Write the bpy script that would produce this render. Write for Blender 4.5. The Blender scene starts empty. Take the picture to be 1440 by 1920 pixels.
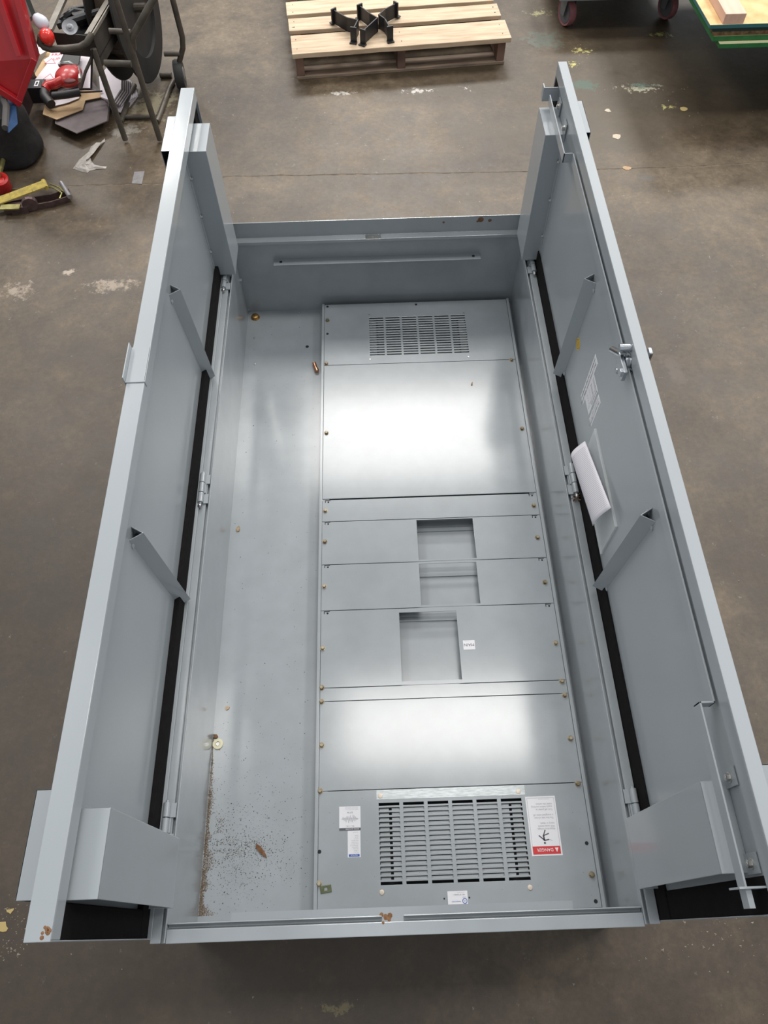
import bpy, math, random
from mathutils import Vector, Matrix, noise
random.seed(7)
sc = bpy.context.scene
COL = sc.collection
L = 1.965; D = 0.325; ZG = -0.06; HP = 0.042      # enclosure length, depth, ground level, dead-front level

# ---------------------------------------------------------------- camera
FPX = 1375.5
cam_d = bpy.data.cameras.new('camera'); cam = bpy.data.objects.new('camera', cam_d); COL.objects.link(cam)
cam_d.sensor_fit = 'VERTICAL'; cam_d.sensor_height = 36; cam_d.lens = 36*FPX/1920
cam_d.clip_start = 0.01; cam_d.clip_end = 100
cam.location = (0.4429, -0.03105, 1.96136); cam.rotation_euler = (0.522, 0.012045, -0.031324)
sc.camera = cam
# ---------------------------------------------------------------- light: hall ceiling lamps + dim hall ambience
w = bpy.data.worlds.new('hall'); sc.world = w; w.use_nodes = True
w.node_tree.nodes['Background'].inputs[0].default_value = (0.94, 0.97, 1.0, 1)
w.node_tree.nodes['Background'].inputs[1].default_value = 0.50
def lamp(x, y, z, sx, sy, p, col=(1, .97, .93), tilt=0):
    d = bpy.data.lights.new('ceiling_lamp', 'AREA'); d.shape = 'RECTANGLE'; d.size = sx; d.size_y = sy
    d.energy = p; d.color = col
    o = bpy.data.objects.new('ceiling_lamp', d); COL.objects.link(o); o.location = (x, y, z); o.rotation_euler = (tilt, 0, 0)
for x, y, p, sx, sy in ((0.80, 5.75, 125, 2.6, 1.5), (5.2, 5.7, 190, 2.2, 1.2), (-3.6, 5.7, 130, 1.8, 1.2), (1.15, 1.90, 70, 2.4, 0.8), (5.4, 2.0, 130, 1.8, 1.2), (-3.4, 2.0, 40, 1.6, 1.2),
                    (0.9, 9.8, 480, 3, 1.6), (5.0, 9.8, 240, 1.8, 1.2), (-3.2, 9.8, 220, 1.8, 1.2)):
    lamp(x, y, 6.0, sx, sy, p)
sc.view_settings.view_transform = 'Standard'; sc.view_settings.look = 'None'
sc.view_settings.gamma = 1; sc.view_settings.use_curve_mapping = False
sc.view_settings.exposure = 0.12

# ---------------------------------------------------------------- helpers
_R = cam.rotation_euler.to_matrix()
def P(px, py, ax, v):
    """world point on the plane axis=v seen at pixel px,py of the photograph (measuring aid)"""
    d = _R @ Vector(((px-720)/FPX, (960-py)/FPX, -1)); c = Vector(cam.location)
    return c + d*((v-c[ax])/d[ax])

MATS = {}
def mat(name, col, rough=.5, metal=0., var=0., scale=8., spec=.5, coat=0., col2=None, bump=0., detail=4., alpha=1., trans=0., ripple=None, objrand=0., coatr=.1, coati=1.5):
    if name in MATS: return MATS[name]
    m = bpy.data.materials.new(name); m.use_nodes = True; nt = m.node_tree; b = nt.nodes['Principled BSDF']
    b.inputs['Base Color'].default_value = (*col, 1); b.inputs['Roughness'].default_value = rough
    b.inputs['Metallic'].default_value = metal; b.inputs['Specular IOR Level'].default_value = spec
    b.inputs['Coat Weight'].default_value = coat; b.inputs['Coat Roughness'].default_value = coatr; b.inputs['Coat IOR'].default_value = coati
    b.inputs['Alpha'].default_value = alpha; b.inputs['Transmission Weight'].default_value = trans
    if var or col2 or bump:
        tc = nt.nodes.new('ShaderNodeTexCoord'); mp = nt.nodes.new('ShaderNodeMapping'); nt.links.new(tc.outputs['Object'], mp.inputs[0])
        if ripple: mp.inputs['Scale'].default_value = ripple
        if objrand:
            oi = nt.nodes.new('ShaderNodeObjectInfo'); ml = nt.nodes.new('ShaderNodeMath'); ml.operation = 'MULTIPLY'; ml.inputs[1].default_value = 37
            nt.links.new(oi.outputs['Random'], ml.inputs[0]); nt.links.new(ml.outputs[0], mp.inputs['Location'])
        n = nt.nodes.new('ShaderNodeTexNoise'); n.inputs['Scale'].default_value = scale; n.inputs['Detail'].default_value = detail
        nt.links.new(mp.outputs[0], n.inputs['Vector'])
        r = nt.nodes.new('ShaderNodeValToRGB'); nt.links.new(n.outputs['Fac'], r.inputs[0])
        c2 = col2 or tuple(max(0, c*(1-var)) for c in col)
        r.color_ramp.elements[0].position = .3; r.color_ramp.elements[1].position = .7
        r.color_ramp.elements[0].color = (*c2, 1); r.color_ramp.elements[1].color = (*col, 1)
        src = r.outputs[0]
        if objrand:
            mx = nt.nodes.new('ShaderNodeHueSaturation'); ma = nt.nodes.new('ShaderNodeMapRange'); ma.inputs[3].default_value = 1-objrand; ma.inputs[4].default_value = 1+objrand*.6
            nt.links.new(oi.outputs['Random'], ma.inputs[0]); nt.links.new(ma.outputs[0], mx.inputs['Value']); nt.links.new(src, mx.inputs['Color']); src = mx.outputs[0]
        nt.links.new(src, b.inputs['Base Color'])
        if bump:
            bp = nt.nodes.new('ShaderNodeBump'); bp.inputs['Strength'].default_value = bump; bp.inputs['Distance'].default_value = .01
            nt.links.new(n.outputs['Fac'], bp.inputs['Height']); nt.links.new(bp.outputs[0], b.inputs['Normal'])
    MATS[name] = m; return m

PA = mat('grey_enamel', (.330, .362, .385), .40, .0, .05, 5, spec=.4, coat=.5, coatr=.14, coati=1.65)
PB = mat('grey_enamel_inside', (.325, .357, .380), .42, .0, .10, 14, spec=.4, coat=.85, coatr=.15, coati=1.70)
GASK = mat('black_foam', (.010, .009, .009), .9, var=.3, scale=60, spec=.15)
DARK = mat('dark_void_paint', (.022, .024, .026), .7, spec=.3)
ZINC = mat('zinc', (.62, .62, .60), .33, .9, .25, 30)
CHROME = mat('chrome', (.50, .53, .56), .2, 1.)
BRASS = mat('yellow_zinc', (.44, .39, .29), .40, .8, .4, 60, col2=(.20, .155, .10))
COPPER = mat('copper', (.85, .42, .26), .25, 1., .3, 40)
PAPER = mat('label_white', (.80, .80, .83), .45)
INK = mat('ink_grey', (.10, .10, .12), .6)
INKL = mat('ink_light', (.38, .38, .42), .6)
RED = mat('label_red', (.62, .03, .035), .45)
BLUE = mat('label_blue', (.03, .10, .42), .45)
WHITE = mat('print_white', (.85, .85, .86), .5)
YEL = mat('label_yellow', (.72, .47, .04), .45)
RUST = mat('rust', (.24, .12, .055), .85, var=.5, scale=120)
STEELW = mat('worn_bare_steel', (.50, .54, .55), .34, .5, .35, 60, ripple=(1, 6, 1))

class B:
    def __init__(s): s.v = []; s.f = []; s.m = []; s.mi = 0; s.M = None
    def add(s, vs, fs):
        o = len(s.v)
        for v in vs:
            v = Vector(v)
            s.v.append(s.M @ v if s.M else v)
        for f in fs: s.f.append([o+i for i in f]); s.m.append(s.mi)
    def box(s, x0, x1, y0, y1, z0, z1):
        if x0 > x1: x0, x1 = x1, x0
        if y0 > y1: y0, y1 = y1, y0
        if z0 > z1: z0, z1 = z1, z0
        s.add([(x0, y0, z0), (x1, y0, z0), (x1, y1, z0), (x0, y1, z0), (x0, y0, z1), (x1, y0, z1), (x1, y1, z1), (x0, y1, z1)],
              [(0, 3, 2, 1), (4, 5, 6, 7), (0, 1, 5, 4), (1, 2, 6, 5), (2, 3, 7, 6), (3, 0, 4, 7)])
        return s
    def hexa(s, a, b):
        """solid between quad a (bottom, 4 pts) and quad b (top)"""
        s.add(list(a)+list(b), [(3, 2, 1, 0), (4, 5, 6, 7), (0, 1, 5, 4), (1, 2, 6, 5), (2, 3, 7, 6), (3, 0, 4, 7)]); return s
    def prism(s, poly, lo, hi, ax):
        """closed 2-D polygon extruded on axis ax (0,1,2); poly coords are the other two axes in order"""
        def mk(p, t): l = [p[0], p[1]]; l.insert(ax, t); return l
        n = len(poly)
        s.add([mk(p, lo) for p in poly]+[mk(p, hi) for p in poly],
              [list(range(n))[::-1], [n+i for i in range(n)]]+[(i, (i+1) % n, n+(i+1) % n, n+i) for i in range(n)]); return s
    def rod(s, a, b, r, n=12, r2=None, caps=True):
        a = Vector(a); b = Vector(b); d = (b-a); r2 = r if r2 is None else r2
        q = d.to_track_quat('Z', 'Y').to_matrix(); vs = []
        for c, rr in ((a, r), (b, r2)):
            for i in range(n): t = 2*math.pi*i/n; vs.append(c+q @ Vector((rr*math.cos(t), rr*math.sin(t), 0)))
        fs = [(i, (i+1) % n, n+(i+1) % n, n+i) for i in range(n)]
        if caps: fs += [list(range(n))[::-1], [n+i for i in range(n)]]
        s.add(vs, fs); return s
    def tube(s, pts, r, n=10):
        pts = [Vector(p) for p in pts]; rings = []; up = None
        for i, p in enumerate(pts):
            d = (pts[min(i+1, len(pts)-1)]-pts[max(i-1, 0)]).normalized()
            if up is None: up = d.orthogonal().normalized()
            up = (up-d*up.dot(d)).normalized(); s2 = d.cross(up)
            rings.append([p+(up*math.cos(2*math.pi*k/n)+s2*math.sin(2*math.pi*k/n))*r for k in range(n)])
        vs = [v for rg in rings for v in rg]; fs = []
        for i in range(len(pts)-1):
            for k in range(n): fs.append((i*n+k, i*n+(k+1) % n, (i+1)*n+(k+1) % n, (i+1)*n+k))
        fs += [list(range(n))[::-1], [(len(pts)-1)*n+k for k in range(n)]]
        s.add(vs, fs); return s
    def lathe(s, prof, c, axis, n=24):
        q = Vector(axis).to_track_quat('Z', 'Y').to_matrix(); c = Vector(c); vs = []; fs = []
        for r, h in prof:
            for i in range(n): t = 2*math.pi*i/n; vs.append(c+q @ Vector((r*math.cos(t), r*math.sin(t), h)))
        for j in range(len(prof)-1):
            for i in range(n): fs.append((j*n+i, j*n+(i+1) % n, (j+1)*n+(i+1) % n, (j+1)*n+i))
        fs += [list(range(n))[::-1], [(len(prof)-1)*n+i for i in range(n)]]
        s.add(vs, fs); return s
    def ball(s, c, r, sx=1, sy=1, sz=1, n=16, m=10):
        c = Vector(c); vs = []; fs = []
        for j in range(m+1):
            a = math.pi*j/m
            for i in range(n): t = 2*math.pi*i/n; vs.append(c+Vector((r*sx*math.sin(a)*math.cos(t), r*sy*math.sin(a)*math.sin(t), r*sz*math.cos(a))))
        for j in range(m):
            for i in range(n): fs.append((j*n+i, (j+1)*n+i, (j+1)*n+(i+1) % n, j*n+(i+1) % n))
        s.add(vs, fs); return s
    def plate(s, xs, ys, hole, z0, z1):
        """flat sheet on a grid of cells; hole(i,j) tells which cells are cut out"""
        nx, ny = len(xs)-1, len(ys)-1; H = lambda i, j: i < 0 or j < 0 or i >= nx or j >= ny or hole(i, j)
        idx = {}; vs = []; fs = []
        def V(i, j, t):
            k = (i, j, t)
            if k not in idx: idx[k] = len(vs); vs.append((xs[i], ys[j], z1 if t else z0))
            return idx[k]
        for i in range(nx):
            for j in range(ny):
                if H(i, j): continue
                fs.append((V(i, j, 1), V(i+1, j, 1), V(i+1, j+1, 1), V(i, j+1, 1)))
                fs.append((V(i, j, 0), V(i, j+1, 0), V(i+1, j+1, 0), V(i+1, j, 0)))
                if H(i-1, j): fs.append((V(i, j, 0), V(i, j, 1), V(i, j+1, 1), V(i, j+1, 0)))
                if H(i+1, j): fs.append((V(i+1, j, 0), V(i+1, j+1, 0), V(i+1, j+1, 1), V(i+1, j, 1)))
                if H(i, j-1): fs.append((V(i, j, 0), V(i+1, j, 0), V(i+1, j, 1), V(i, j, 1)))
                if H(i, j+1): fs.append((V(i, j+1, 0), V(i, j+1, 1), V(i+1, j+1, 1), V(i+1, j+1, 0)))
        s.add(vs, fs); return s
    def text(s, txt, o, u, v, size, align='LEFT', lift=.0004, sx=1.0):
        """flat lettering: o = baseline start, u = reading direction, v = up"""
        cu = bpy.data.curves.new('t', 'FONT'); cu.body = txt; cu.size = size; cu.align_x = align; cu.resolution_u = 2
        ob = bpy.data.objects.new('t', cu); COL.objects.link(ob)
        me = bpy.data.meshes.new_from_object(ob.evaluated_get(bpy.context.evaluated_depsgraph_get()))
        u = Vector(u).normalized(); v = Vector(v).normalized(); nn = u.cross(v); o = Vector(o)
        s.add([o+u*(q.co.x*sx)+v*q.co.y+nn*lift for q in me.vertices], [list(f.vertices) for f in me.polygons])
        bpy.data.objects.remove(ob); bpy.data.meshes.remove(me); bpy.data.curves.remove(cu); return s
    def mk(s, name, mats, parent=None, smooth=False, bev=0., label=None, seg=2):
        me = bpy.data.meshes.new(name); me.from_pydata([tuple(v) for v in s.v], [], s.f); me.update()
        mats = mats if isinstance(mats, (list, tuple)) else [mats]
        for m in mats: me.materials.append(m)
        for p, i in zip(me.polygons, s.m): p.material_index = min(i, len(mats)-1)
        if smooth: me.shade_smooth()
        o = bpy.data.objects.new(name, me); COL.objects.link(o)
        if parent: o.parent = parent; o.matrix_parent_inverse = parent_inv(parent)
        if smooth:
            me.set_sharp_from_angle(angle=math.radians(42))
        if bev:
            md = o.modifiers.new('bevel', 'BEVEL'); md.width = bev; md.segments = seg; md.limit_method = 'ANGLE'; md.angle_limit = math.radians(40)
        if label: o['label'] = label
        return o
def world_of(o):
    m = Matrix.LocRotScale(o.location, o.rotation_euler, o.scale)
    return (world_of(o.parent) @ o.matrix_parent_inverse @ m) if o.parent else m
def parent_inv(p): return world_of(p).inverted()
def tag(o, label, cat, group=None, kind=None):
    o['label'] = label; o['category'] = cat
    if group: o['group'] = group
    if kind: o['kind'] = kind
    return o
def empty(name, loc, label, cat, group=None):
    o = bpy.data.objects.new(name, None); COL.objects.link(o); o.location = loc; o.empty_display_size = .05
    return tag(o, label, cat, group)
def part_copy(o, loc):
    c = o.copy(); COL.objects.link(c); c.location = loc; return c

# ================================================================= FLOOR
def floor_material():
    m = bpy.data.materials.new('worn_concrete'); m.use_nodes = True; nt = m.node_tree; N = nt.nodes; K = nt.links; b = N['Principled BSDF']
    geo = N.new('ShaderNodeNewGeometry')
    def nz(scale, det, rough=.6, sc3=None):
        n = N.new('ShaderNodeTexNoise'); n.inputs['Scale'].default_value = scale; n.inputs['Detail'].default_value = det; n.inputs['Roughness'].default_value = rough
        if sc3:
            mp = N.new('ShaderNodeMapping'); mp.inputs['Scale'].default_value = sc3; K.new(geo.outputs['Position'], mp.inputs[0]); K.new(mp.outputs[0], n.inputs['Vector'])
        else: K.new(geo.outputs['Position'], n.inputs['Vector'])
        return n
    def ramp(src, stops):
        r = N.new('ShaderNodeValToRGB'); K.new(src, r.inputs[0]); e = r.color_ramp.elements
        e[0].position, e[1].position = stops[0][0], stops[-1][0]; e[0].color = (*stops[0][1], 1); e[1].color = (*stops[-1][1], 1)
        for p, c in stops[1:-1]: q = e.new(p); q.color = (*c, 1)
        return r.outputs[0]
    def mix(fac, a, bb, mode='MIX'):
        x = N.new('ShaderNodeMix'); x.data_type = 'RGBA'; x.blend_type = mode
        if isinstance(fac, float): x.inputs[0].default_value = fac
        else: K.new(fac, x.inputs[0])
        for i, q in ((6, a), (7, bb)):
            if isinstance(q, tuple): x.inputs[i].default_value = (*q, 1)
            else: K.new(q, x.inputs[i])
        return x.outputs[2]
    n1 = nz(1.7, 8, .68); base = ramp(n1.outputs[0], [(.30, (.038, .026, .015)), (.5, (.078, .058, .036)), (.70, (.138, .106, .070))])
    n2 = nz(9, 6, .7); base = mix(.78, base, ramp(n2.outputs[0], [(.3, (.26, .24, .22)), (.7, (.76, .73, .70))]), 'OVERLAY')
    n3 = nz(60, 5, .7); base = mix(.5, base, ramp(n3.outputs[0], [(.35, (.3, .3, .3)), (.68, (.72, .72, .72))]), 'OVERLAY')
    # fine pale flecks
    n4 = nz(38, 7, .8); fl = ramp(n4.outputs[0], [(.62, (0, 0, 0)), (.70, (1, 1, 1))]); base = mix(fl, base, (.24, .21, .17))
    pos = geo.outputs['Position']
    def blob(cx, cy, rx, ry, col, thr, sc=22, amt=1.0, soft=.07):
        vm = N.new('ShaderNodeVectorMath'); vm.operation = 'SUBTRACT'; K.new(pos, vm.inputs[0]); vm.inputs[1].default_value = (cx, cy, ZG)
        vs = N.new('ShaderNodeVectorMath'); vs.operation = 'MULTIPLY'; K.new(vm.outputs[0], vs.inputs[0]); vs.inputs[1].default_value = (1/rx, 1/ry, 0)
        ln = N.new('ShaderNodeVectorMath'); ln.operation = 'LENGTH'; K.new(vs.outputs[0], ln.inputs[0])
        n = nz(sc, 6, .75)
        a = N.new('ShaderNodeMath'); a.operation = 'MULTIPLY_ADD'; K.new(ln.outputs['Value'], a.inputs[0]); a.inputs[1].default_value = -.30
        K.new(n.outputs[0], a.inputs[2])
        mr = N.new('ShaderNodeMapRange'); K.new(a.outputs[0], mr.inputs[0]); mr.inputs[1].default_value = thr; mr.inputs[2].default_value = thr+soft; mr.inputs[3].default_value = 0; mr.inputs[4].default_value = amt
        nonlocal base; base = mix(mr.outputs[0], base, col)
    def bp(px, py, rx, ry, *a, **k): q = P(px, py, 2, ZG); blob(q.x, q.y, rx, ry, *a, **k)
    bp(1200, 110, 1.0, .75, (.052, .037, .022), .10, 3, .75, .35)       # damp brown zone by the carts, with their shadow painted into the colour
    bp(1130, 230, .6, .5, (.075, .056, .034), .16, 4, .6, .3)
    bp(60, 1800, 1.5, 1.6, (.045, .034, .026), -.02, 3, .7, .4)        # shade of the doors painted into the floor colour, left of the enclosure
    bp(30, 545, .13, .09, (.30, .245, .19), .36, 34, .85, .12)
    bp(205, 535, .17, .06, (.30, .24, .18), .34, 36, .85, .12)
    bp(130, 510, .05, .03, (.34, .28, .22), .34, 30)
    bp(255, 770, .08, .12, (.19, .125, .09), .30, 12, .6, .2)
    bp(285, 200, .22, .20, (.22, .19, .12), .33, 26, .8)
    bp(230, 245, .16, .08, (.24, .22, .18), .34, 30, .8)
    bp(1015, 25, .16, .07, (.30, .28, .13), .40, 40); bp(1020, 75, .14, .12, (.07, .085, .065), .30, 30, .8)
    bp(1090, 95, .10, .10, (.42, .38, .14), .42, 45); bp(1075, 120, .06, .06, (.46, .42, .12), .42, 50)
    bp(1095, 160, .10, .05, (.05, .085, .06), .27, 40, .9); bp(1200, 165, .22, .07, (.38, .36, .26), .40, 45)
    bp(1205, 160, .10, .04, (.06, .10, .08), .33, 45, .8); bp(1240, 65, .12, .05, (.30, .29, .10), .40, 45)
    bp(1255, 200, .12, .05, (.42, .38, .14), .45, 45)
    bp(640, 175, .14, .04, (.42, .40, .36), .42, 45); bp(780, 170, .16, .05, (.45, .43, .40), .42, 45); bp(870, 165, .07, .04, (.45, .43, .40), .42, 45)
    bp(1260, 690, .05, .10, (.10, .075, .06), .26, 18, .7, .15)
    bp(1215, 335, .05, .03, (.09, .08, .07), .26, 30, .8)
    bp(640, 1890, .10, .03, (.20, .17, .08), .38, 45, .6)
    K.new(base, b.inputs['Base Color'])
    rr = N.new('ShaderNodeMapRange'); K.new(n2.outputs[0], rr.inputs[0]); rr.inputs[3].default_value = .32; rr.inputs[4].default_value = .62; K.new(rr.outputs[0], b.inputs['Roughness'])
    b.inputs['Specular IOR Level'].default_value = .5
    bu = N.new('ShaderNodeBump'); bu.inputs['Strength'].default_value = .25; bu.inputs['Distance'].default_value = .004; K.new(n2.outputs[0], bu.inputs['Height']); K.new(bu.outputs[0], b.inputs['Normal'])
    return m
CONC = floor_material()
fl = B(); fl.box(-7, 9, -5, 14, ZG-.30, ZG-.0008)
floor = fl.mk('floor', mat('joint_sand', (.19, .15, .105), .9, var=.6, scale=30)); floor['kind'] = 'structure'; floor['label'] = 'worn brown concrete workshop floor'
jpx = [(-260, 368), (0, 354), (130, 349), (300, 345), (440, 331), (700, 327), (1000, 322), (1120, 318), (1300, 313), (1440, 303), (1700, 290)]
jl = [P(x, y, 2, ZG) for x, y in jpx]
line = [(-7, jl[0].y-.05)]
for a, b_ in zip(jl, jl[1:]):
    for k in range(9):
        t = k/9; q = a.lerp(b_, t); line.append((q.x, q.y+.006*noise.noise(Vector((q.x*9, 0, 0)))+.003*noise.noise(Vector((q.x*50, 3, 0)))))
line.append((9, jl[-1].y))
far = B(); far.prism([(x, y+.003+.008*abs(noise.noise(Vector((x*14, 5, 0))))) for x, y in line]+[(9, 14), (-7, 14)], ZG-.0007, ZG, 2)
near = B(); near.prism([(-7, -5), (9, -5)]+[(x, y-.0022) for x, y in reversed(line)], ZG-.0007, ZG, 2)
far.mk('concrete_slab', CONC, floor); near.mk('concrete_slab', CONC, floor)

# ================================================================= ENCLOSURE
enc = empty('electrical_enclosure', (.465, L/2, ZG), 'large grey steel electrical enclosure lying on its back with both doors open', 'electrical enclosure')
XL, XR = -.016, .946     # inner faces of the side walls
# back panel (inside bottom)
b = B(); b.box(XL-.006, XR+.006, -.004, L+.004, -.004, 0); b.mk('back_panel', PB, enc)
b = B(); b.box(XL-.012, XR+.012, -.03, L+.004, ZG+.002, ZG+.006)
for y in (.1, .95, 1.8): b.box(XL, XR, y, y+.06, ZG, -.006)
b.mk('base_rail', PA, enc)
# side walls with gutter lip
def side_wall(sgn):
    X = (lambda d: d) if sgn < 0 else (lambda d: .93-d)
    pr = [(-.030, ZG), (-.016, ZG), (-.016, D-.016), (-.003, D-.016), (-.003, D), (0, D), (0, D-.019), (-.0130, D-.019), (-.0130, ZG+.004), (-.013, ZG+.004)]
    pr = [(-.030, ZG), (-.0160, ZG), (-.0160, D-.019), (0, D-.019), (0, D), (-.003, D), (-.003, D-.014), (-.010, D-.014), (-.010, D-.003), (-.030, D-.003)]
    b = B(); b.prism([(X(x), z) for x, z in pr], -.033 if sgn < 0 else -.030, L+.004, 1)
    o = b.mk('side_wall', PB, enc, bev=.0009); return o
side_wall(-1); side_wall(1)
# near end wall (cabinet top): gutter lip with a notch and flange
b = B()
b.prism([(-.034, ZG), (-.008, ZG), (-.008, D-.019), (-.0085, D-.014), (-.010, D-.003), (-.034, D-.003)], .0002, .9298, 0)
for a, c in ((.0002, .420), (.462, .9298)):
    b.prism([(-.008, D-.019), (.001, D-.019), (.001, D), (-.0015, D), (-.0015, D-.014), (-.008, D-.014)], a, c, 0)
b.mk('end_wall', PB, enc, bev=.0016)
b = B(); q = P(728, 1722, 2, D)
for i in range(14): b.lathe([(random.uniform(.002, .006), 0), (.001, .0004)], (q.x+random.gauss(0, .006), q.y+random.gauss(0, .004), D-.0028), (0, 0, 1), 7)
b.mk('rust_spot', RUST, enc, label='orange rust spot on the near flange')
# far end wall: inner flange and upstanding rim
b = B()
b.prism([(L, ZG), (L+.004, ZG), (L+.004, D+.058), (L+.001, D+.058), (L+.001, D), (L-.002, D), (L-.020, D-.001), (L-.020, D-.012), (L-.017, D-.012), (L-.017, D-.004), (L, D-.004)], XL-.004, XR+.004, 0)
b.mk('end_wall', PB, enc, bev=.0008)
b = B(); b.box(.425, .475, L-.024, L-.002, D-.0035, D+.002); b.M = None; b.rod((.447, L-.013, D+.002), (.447, L-.013, D+.004), .004, 8); b.mk('strike_plate', ZINC, enc, bev=.0005)
for (x, r) in ((.80, .010), (.83, .006), (.79, .004), (.68, .004)):
    b = B(); b.lathe([(r, 0), (r*.5, .0003)], (x, L+.0007, D+.034+r), (0, -1, 0), 9); b.mk('rust_spot', RUST, enc)
# drip bars on both end walls
b = B(); b.prism([(L, .212), (L, .236), (L-.030, .236), (L-.030, .2338), (L-.0022, .2338), (L-.0022, .212)], .110, .811, 0)
b.mk('mounting_angle', PA, enc, bev=.0006)
b = B(); b.prism([(-.008, .225), (.018, .225), (.018, .2275), (-.008, .2275)], .106, .816, 0); b.mk('mounting_angle', PA, enc)
for x in (.135, .787):
    b = B(); b.rod((x, L-.015, .236), (x, L-.015, .2366), .005, 12); b.mk('bolt_hole', DARK, enc)
# little tabs and studs at the far left corner
b = B(); q = P(466, 580, 1, L-.001); b.box(q.x-.006, q.x+.006, L-.006, L, q.z-.002, q.z+.002); b.mk('weld_tab', PB, enc); b = B(); q = P(449, 525, 0, XL); b.box(XL, XL+.008, q.y-.006, q.y+.006, q.z-.001, q.z+.001)
b.mk('weld_tab', PB, enc)
def hexbolt(name, p, r, m, par, h=.006, washer=True, ax=(0, 0, 1)):
    b = B()
    if washer: b.lathe([(r*1.35, 0), (r*1.35, .0012)], p, ax, 16)
    a = Vector(ax); b.lathe([(r, .001), (r, h), (r*.8, h+.0008)], p, ax, 6); b.lathe([(r*.55, h), (r*.5, h+.0012)], p, ax, 10)
    return b.mk(name, m, par)
q = P(477, 594, 2, 0); b = B(); b.lathe([(.016, 0), (.016, .0015), (.012, .002), (.012, .010), (.009, .012)], (q.x+.004, q.y-.004, 0), (0, 0, 1), 18); b.mk('grounding_stud', mat('aged_brass', (.50, .32, .12), .35, .85, .5, 80, col2=(.22, .12, .04)), enc, smooth=True, label='brass grounding stud in the far left corner')
for px, py in ((561, 588), (477, 634), (478, 683)):
    q = P(px, py, 2, 0); b = B(); b.lathe([(.003, 0), (.003, .003), (.001, .0035)], (q.x, q.y, 0), (0, 0, 1), 8); b.mk('stud', ZINC, enc)
q = P(576, 650, 2, 0); b = B(); b.lathe([(.006, 0), (.006, .0004)], (q.x, q.y, 0), (0, 0, 1), 12); b.mk('bolt_hole', DARK, enc)

# ---- dead front: side rails and cover plates
PX0, PX1, PY0, PY1 = .2587, .9310, .006, 1.944
b = B(); b.prism([(PX0, .0), (PX0+.0025, .0), (PX0+.0025, HP+.0015), (PX0+.0055, HP+.0015), (PX0+.0055, HP-.004), (PX0+.030, HP-.004), (PX0+.030, HP-.0025), (PX0+.0085, HP-.0025), (PX0+.0085, HP+.004), (PX0, HP+.004)], PY0, PY1, 1)
b.mk('side_rail', PB, enc, bev=.0006)
b = B(); b.prism([(PX1, 0), (PX1, HP+.004), (PX1-.0085, HP+.004), (PX1-.0085, HP-.0025), (PX1-.030, HP-.0025), (PX1-.030, HP-.004), (PX1-.0055, HP-.004), (PX1-.0055, HP+.0015), (PX1-.0025, HP+.0015), (PX1-.0025, 0)], PY0, PY1, 1)
b.mk('side_rail', PB, enc, bev=.0006)
CX0, CX1 = PX0+.0095, PX1-.0095
def P42(px, py): return P(px, py, 2, HP)
bolt_me = [None]
def cover(y0, y1, holes=(), bolts=(), notch=True, z=HP):
    """holes: list of (x0,x1,y0,y1); bolts: list of pixel positions"""
    g = .0009
    xs = sorted({CX0, CX1, *[h[k] for h in holes for k in (0, 1)]}); ys = sorted({y0+g, y1-g, *[h[k] for h in holes for k in (2, 3)]})
    def hole(i, j):
        cx = (xs[i]+xs[i+1])/2; cy = (ys[j]+ys[j+1])/2
        return any(h[0] < cx < h[1] and h[2] < cy < h[3] for h in holes)
    b = B(); b.plate(xs, ys, hole, z-.002, z)
    # hemmed far edge stands slightly proud: the seam line
    o = b.mk('cover_plate', PB, enc, bev=.0005)
    for bx in bolts:
        q = P(*bx, 2, HP+.003); h = hexbolt('bolt', (q.x, q.y, z), .0055, BRASS, o)
    if notch:
        for x in (CX0+.016, CX1-.016):
            b = B(); b.box(x-.008, x+.008, y1-.0035, y1-.0015, z, z+.0004); b.box(x-.008, x-.006, y1-.010, y1-.0015, z, z+.0004); b.lathe([(.0028, 0), (.0028, .0004)], (x+.002, y1-.008, z), (0, 0, 1), 10)
            b.mk('slot', DARK, o)
    return o
YS = [PY0, .2805, .5040, .5400, .7600, .9030, 1.0460, 1.1220, 1.6580, PY1]
def slots(corners, nc, nr, bar=.006, gap=.5):
    x0, x1, y0, y1 = corners; W = (x1-x0); out = []
    cw = (W-bar*(nc-1))/nc; rh = (y1-y0)/(nr-1+gap)
    for r in range(nr):
        for c in range(nc):
            out.append((x0+c*(cw+bar), x0+c*(cw+bar)+cw, y0+r*rh, y0+r*rh+rh*gap))
    return out
# vent rectangles measured on the dead-front plane
va, vb = P42(714, 1658), P42(981, 1500); vc = P42(992, 1650); vd = P42(714, 1502)
near_slots = slots((va.x, (vb.x+vc.x)/2, (va.y+vc.y)/2-.001, (vb.y+vd.y)/2), 6, 17, .0095, .60)
va, vb = P42(694, 666), P42(873, 592); vc = P42(878, 661); vd = P42(693, 594)
far_slots = slots((va.x, (vb.x+vc.x)/2, (va.y+vc.y)/2, (vb.y+vd.y)/2), 6, 16, .0075, .46)
c1 = cover(YS[0], YS[1], near_slots, [(600, 1483), (1084, 1469), (598, 1657), (1110, 1640)], notch=False)
c2 = cover(YS[1], YS[2], (), [(603, 1397), (1070, 1384), (603, 1315), (1059, 1303)], notch=False)
c3 = cover(YS[2]+.0, YS[3], (), [(603, 1289), (1054, 1277)], notch=False)
ap = lambda a, c: (P42(*a).x, P42(*c).x, P42(*a).y, P42(*c).y)
c4 = cover(YS[3], YS[4], [(P42(754, 1276).x, P42(860, 1200).x, P42(800, 1276).y, P42(800, 1147).y)], [(605, 1215), (1042, 1205)])
c5 = cover(YS[4], YS[5], [(P42(788, 1100).x, P42(897, 1095).x, YS[4]+.007, YS[5]-.007)], [(608, 1099), (1022, 1091)])
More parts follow.
